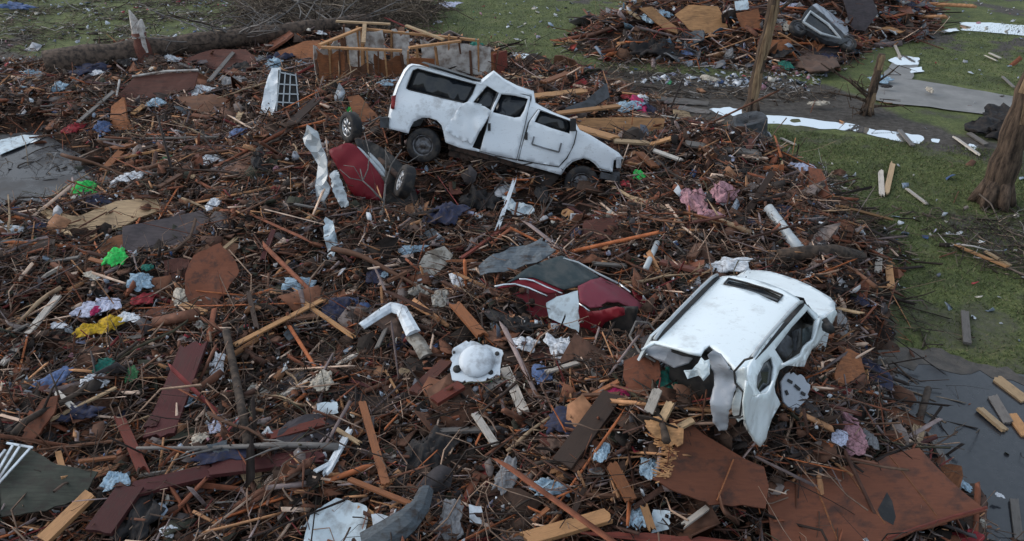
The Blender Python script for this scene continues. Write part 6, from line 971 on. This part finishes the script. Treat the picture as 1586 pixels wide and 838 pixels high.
for (x, y) in spots(205, 5.8, 27, .7):
    mat = pick({'brown': 5, 'dark_brown': 5, 'redbrown': 4, 'tan': 3, 'orange': 2, 'grey_wood': 4, 'pale_wood': 1.6, 'red_wood': 2, 'maroon': 2, 'pine': 1.6}); L = min(2.2, .75 * math.exp(random.gauss(0, .45))); wd = random.choice((.03, .04, .05, .07, .09, .12)); a = 1.7 * float(vnoise(x * .5, y * .5, 300)) + random.gauss(0, .9); pt = random.gauss(0, .16); d = Vector((math.cos(a) * math.cos(pt), math.sin(a) * math.cos(pt), math.sin(pt))) * L / 2; c = Vector((x, y, hgt(x, y) + random.uniform(.06, .26)))
    o = board_obj('board', c - d, c + d, wd, random.uniform(.015, .04), mat, None, random.uniform(-.5, .5)); later(o, f"{'long' if L > 1.0 else ('short' if L < .5 else 'broken')} {WN[mat]} {'board' if wd > .08 else ('plank' if wd > .045 else 'lath')} {slant(o)}, {where(o)}", 'board', 'loose boards in the rubble')
BR = []
for k in range(14):
    mb, pts = limb((-.5, 0, 0), (.5, 0, 0), .022, .008, 6, .09, 9, None, 60 + k)
    for q in range(random.randint(2, 6)):
        i = random.randint(2, 8); p = Vector(pts[i]); d = Vector((random.uniform(.05, .25), random.uniform(-.25, .25), random.uniform(-.03, .18))); mb.tube([p, p + d * .5 + Vector((0, random.uniform(-.02, .02), .01)), p + d], [.008, .006, .002], 4)
    me = bpy.data.meshes.new('branch'); me.from_pydata([tuple(v) for v in mb.v], [], mb.f); me.shade_smooth(); BR.append(me)
for (x, y) in spots(165, 5.8, 24, .7):
    mat, nm = random.choice((('bark', 'dark'), ('bark', 'dark'), ('grey_wood', 'grey'), ('brown', 'brown'), ('bare_wood', 'peeled tan'), ('dark_brown', 'blackish'))); k = random.randrange(14); key = ('br', k, mat)
    if key not in PM: PM[key] = BR[k].copy(); PM[key].materials.append(M[mat])
    o = bpy.data.objects.new('branch', PM[key]); COL.objects.link(o); L = min(2.6, 1.05 * math.exp(random.gauss(0, .4))); o.scale = (L, L, L * .9); o.location = (x, y, hgt(x, y) + random.uniform(.10, .30)); o.rotation_mode = 'QUATERNION'
    o.rotation_quaternion = Matrix.Rotation(random.uniform(0, 6.28), 3, 'Z').to_quaternion() @ Matrix.Rotation(random.gauss(0, .18), 3, 'Y').to_quaternion() @ Matrix.Rotation(random.uniform(-.8, .8), 3, 'X').to_quaternion(); later(o, f"{'long' if L > 1.4 else ('small' if L < .8 else 'forked')} {nm} branch {slant(o)}, {where(o)}", 'branch', 'broken branches in the rubble')
PPR = []
for k in range(10):
    n_ = random.randint(6, 9); ol = []
    for j in range(n_): t = 2 * math.pi * j / n_ + random.uniform(-.25, .25); r_ = random.uniform(.34, .56); ol.append((math.cos(t) * r_, math.sin(t) * r_ * random.uniform(.6, 1)))
    mb = MB(); sheet(mb, Vector(), Vector((1, 0, 0)), Vector((0, 1, 0)), ol, [], .14, .03, dent(70 + k, .10, 2.4), .03); me = bpy.data.meshes.new('panel'); me.from_pydata([tuple(v) for v in mb.v], [], mb.f); PPR.append(me)
FPP = []
while len(FPP) < 70:
    x, y = RS.uniform(FARP[:, 0].min(), FARP[:, 0].max(), 50), RS.uniform(FARP[:, 1].min(), FARP[:, 1].max(), 50); px, py, _ = proj_np(x, y, bil(HG, x, y)); k = in_poly_np(x, y, FARP) & (py > 6); FPP += list(zip(x[k], y[k]))
for (x, y) in spots(185, 5.8, 30, .6) + FPP[:45]:
    mat = pick({'redbrown': 4, 'brown': 4, 'rust_board': 3, 'orange': 2.5, 'tan': 1.5, 'dark_brown': 3, 'slate': 3, 'bluegrey': 1.5, 'pine': .7, 'grey_wood': 1.5}); k = random.randrange(10); key = ('pn', k, mat)
    if key not in PM: PM[key] = PPR[k].copy(); PM[key].materials.append(M[mat])
    o = bpy.data.objects.new('board_fragment', PM[key]); COL.objects.link(o); L = min(1.2, .42 * math.exp(random.gauss(0, .4))) * (2.4 if y > 25 else 1); o.scale = (L, L * random.uniform(.5, 1), L); o.location = (x, y, hgt(x, y) + random.uniform(.08, .22)); o.rotation_mode = 'QUATERNION'
    o.rotation_quaternion = Matrix.Rotation(random.uniform(0, 6.28), 3, 'Z').to_quaternion() @ Matrix.Rotation(random.gauss(0, .35), 3, 'Y').to_quaternion() @ Matrix.Rotation(random.gauss(.1, .35), 3, 'X').to_quaternion(); later(o, f"{'large' if L > .55 else ('small' if L < .3 else 'jagged')} {WN[mat]} board fragment, {where(o)}", 'board fragment', 'torn board fragments in the rubble')
for (x, y) in spots(185, 5.8, 30, .6) + FPP[45:70]:
    mat = pick({'c_white': 4, 'c_grey': 4, 'c_sky': 3, 'c_navy': 4, 'c_black': 5, 'c_blue': 1, 'c_cream': 2, 'c_lavender': 1.3, 'c_red': .7, 'c_brown': 4, 'c_teal': .5, 'c_pink': .3}); L = min(.6, .24 * math.exp(random.gauss(0, .4))) * (1.35 if mat in ('c_black', 'c_navy', 'c_brown') else .75) * (2.2 if y > 25 else 1)
    o = blob_obj('crumpled_cloth', (x, y, hgt(x, y) + random.uniform(.05, .16)), L * random.uniform(.7, 1.5), L, L * random.uniform(.5, 1.0), mat, random.uniform(0, 6.28), None, (random.uniform(-.3, .3), random.uniform(-.3, .3)))
    nm = {'sky': 'pale blue', 'navy': 'dark navy'}.get(mat[2:], mat[2:]); later(o, f"{'large' if L > .34 else ('tiny' if L < .15 else 'small')} {nm} crumpled cloth, {where(o)}", 'cloth', 'small cloths and bags in the rubble')
by = {}
for it in TODO: by.setdefault(it[1], []).append(it)
ORD = ['leftmost', 'second from left', 'third from left', 'fourth from left', 'fifth from left', 'sixth from left', 'seventh from left', 'eighth from left']
for lab, its in by.items():
    its.sort(key=lambda it: proj(it[0].location)[0]); n = len(its)
    for i, (o, _, cat, group) in enumerate(its):
        full = lab if n == 1 else lab + ', ' + ('rightmost' if i == n - 1 else ORD[min(i, 7)])
        for cut in (' lying level', ' leaning right', ' leaning left', ' pointing upward'):
            if len(full.split()) > 16: full = full.replace(cut, '')
        tag(o, full, cat, group)
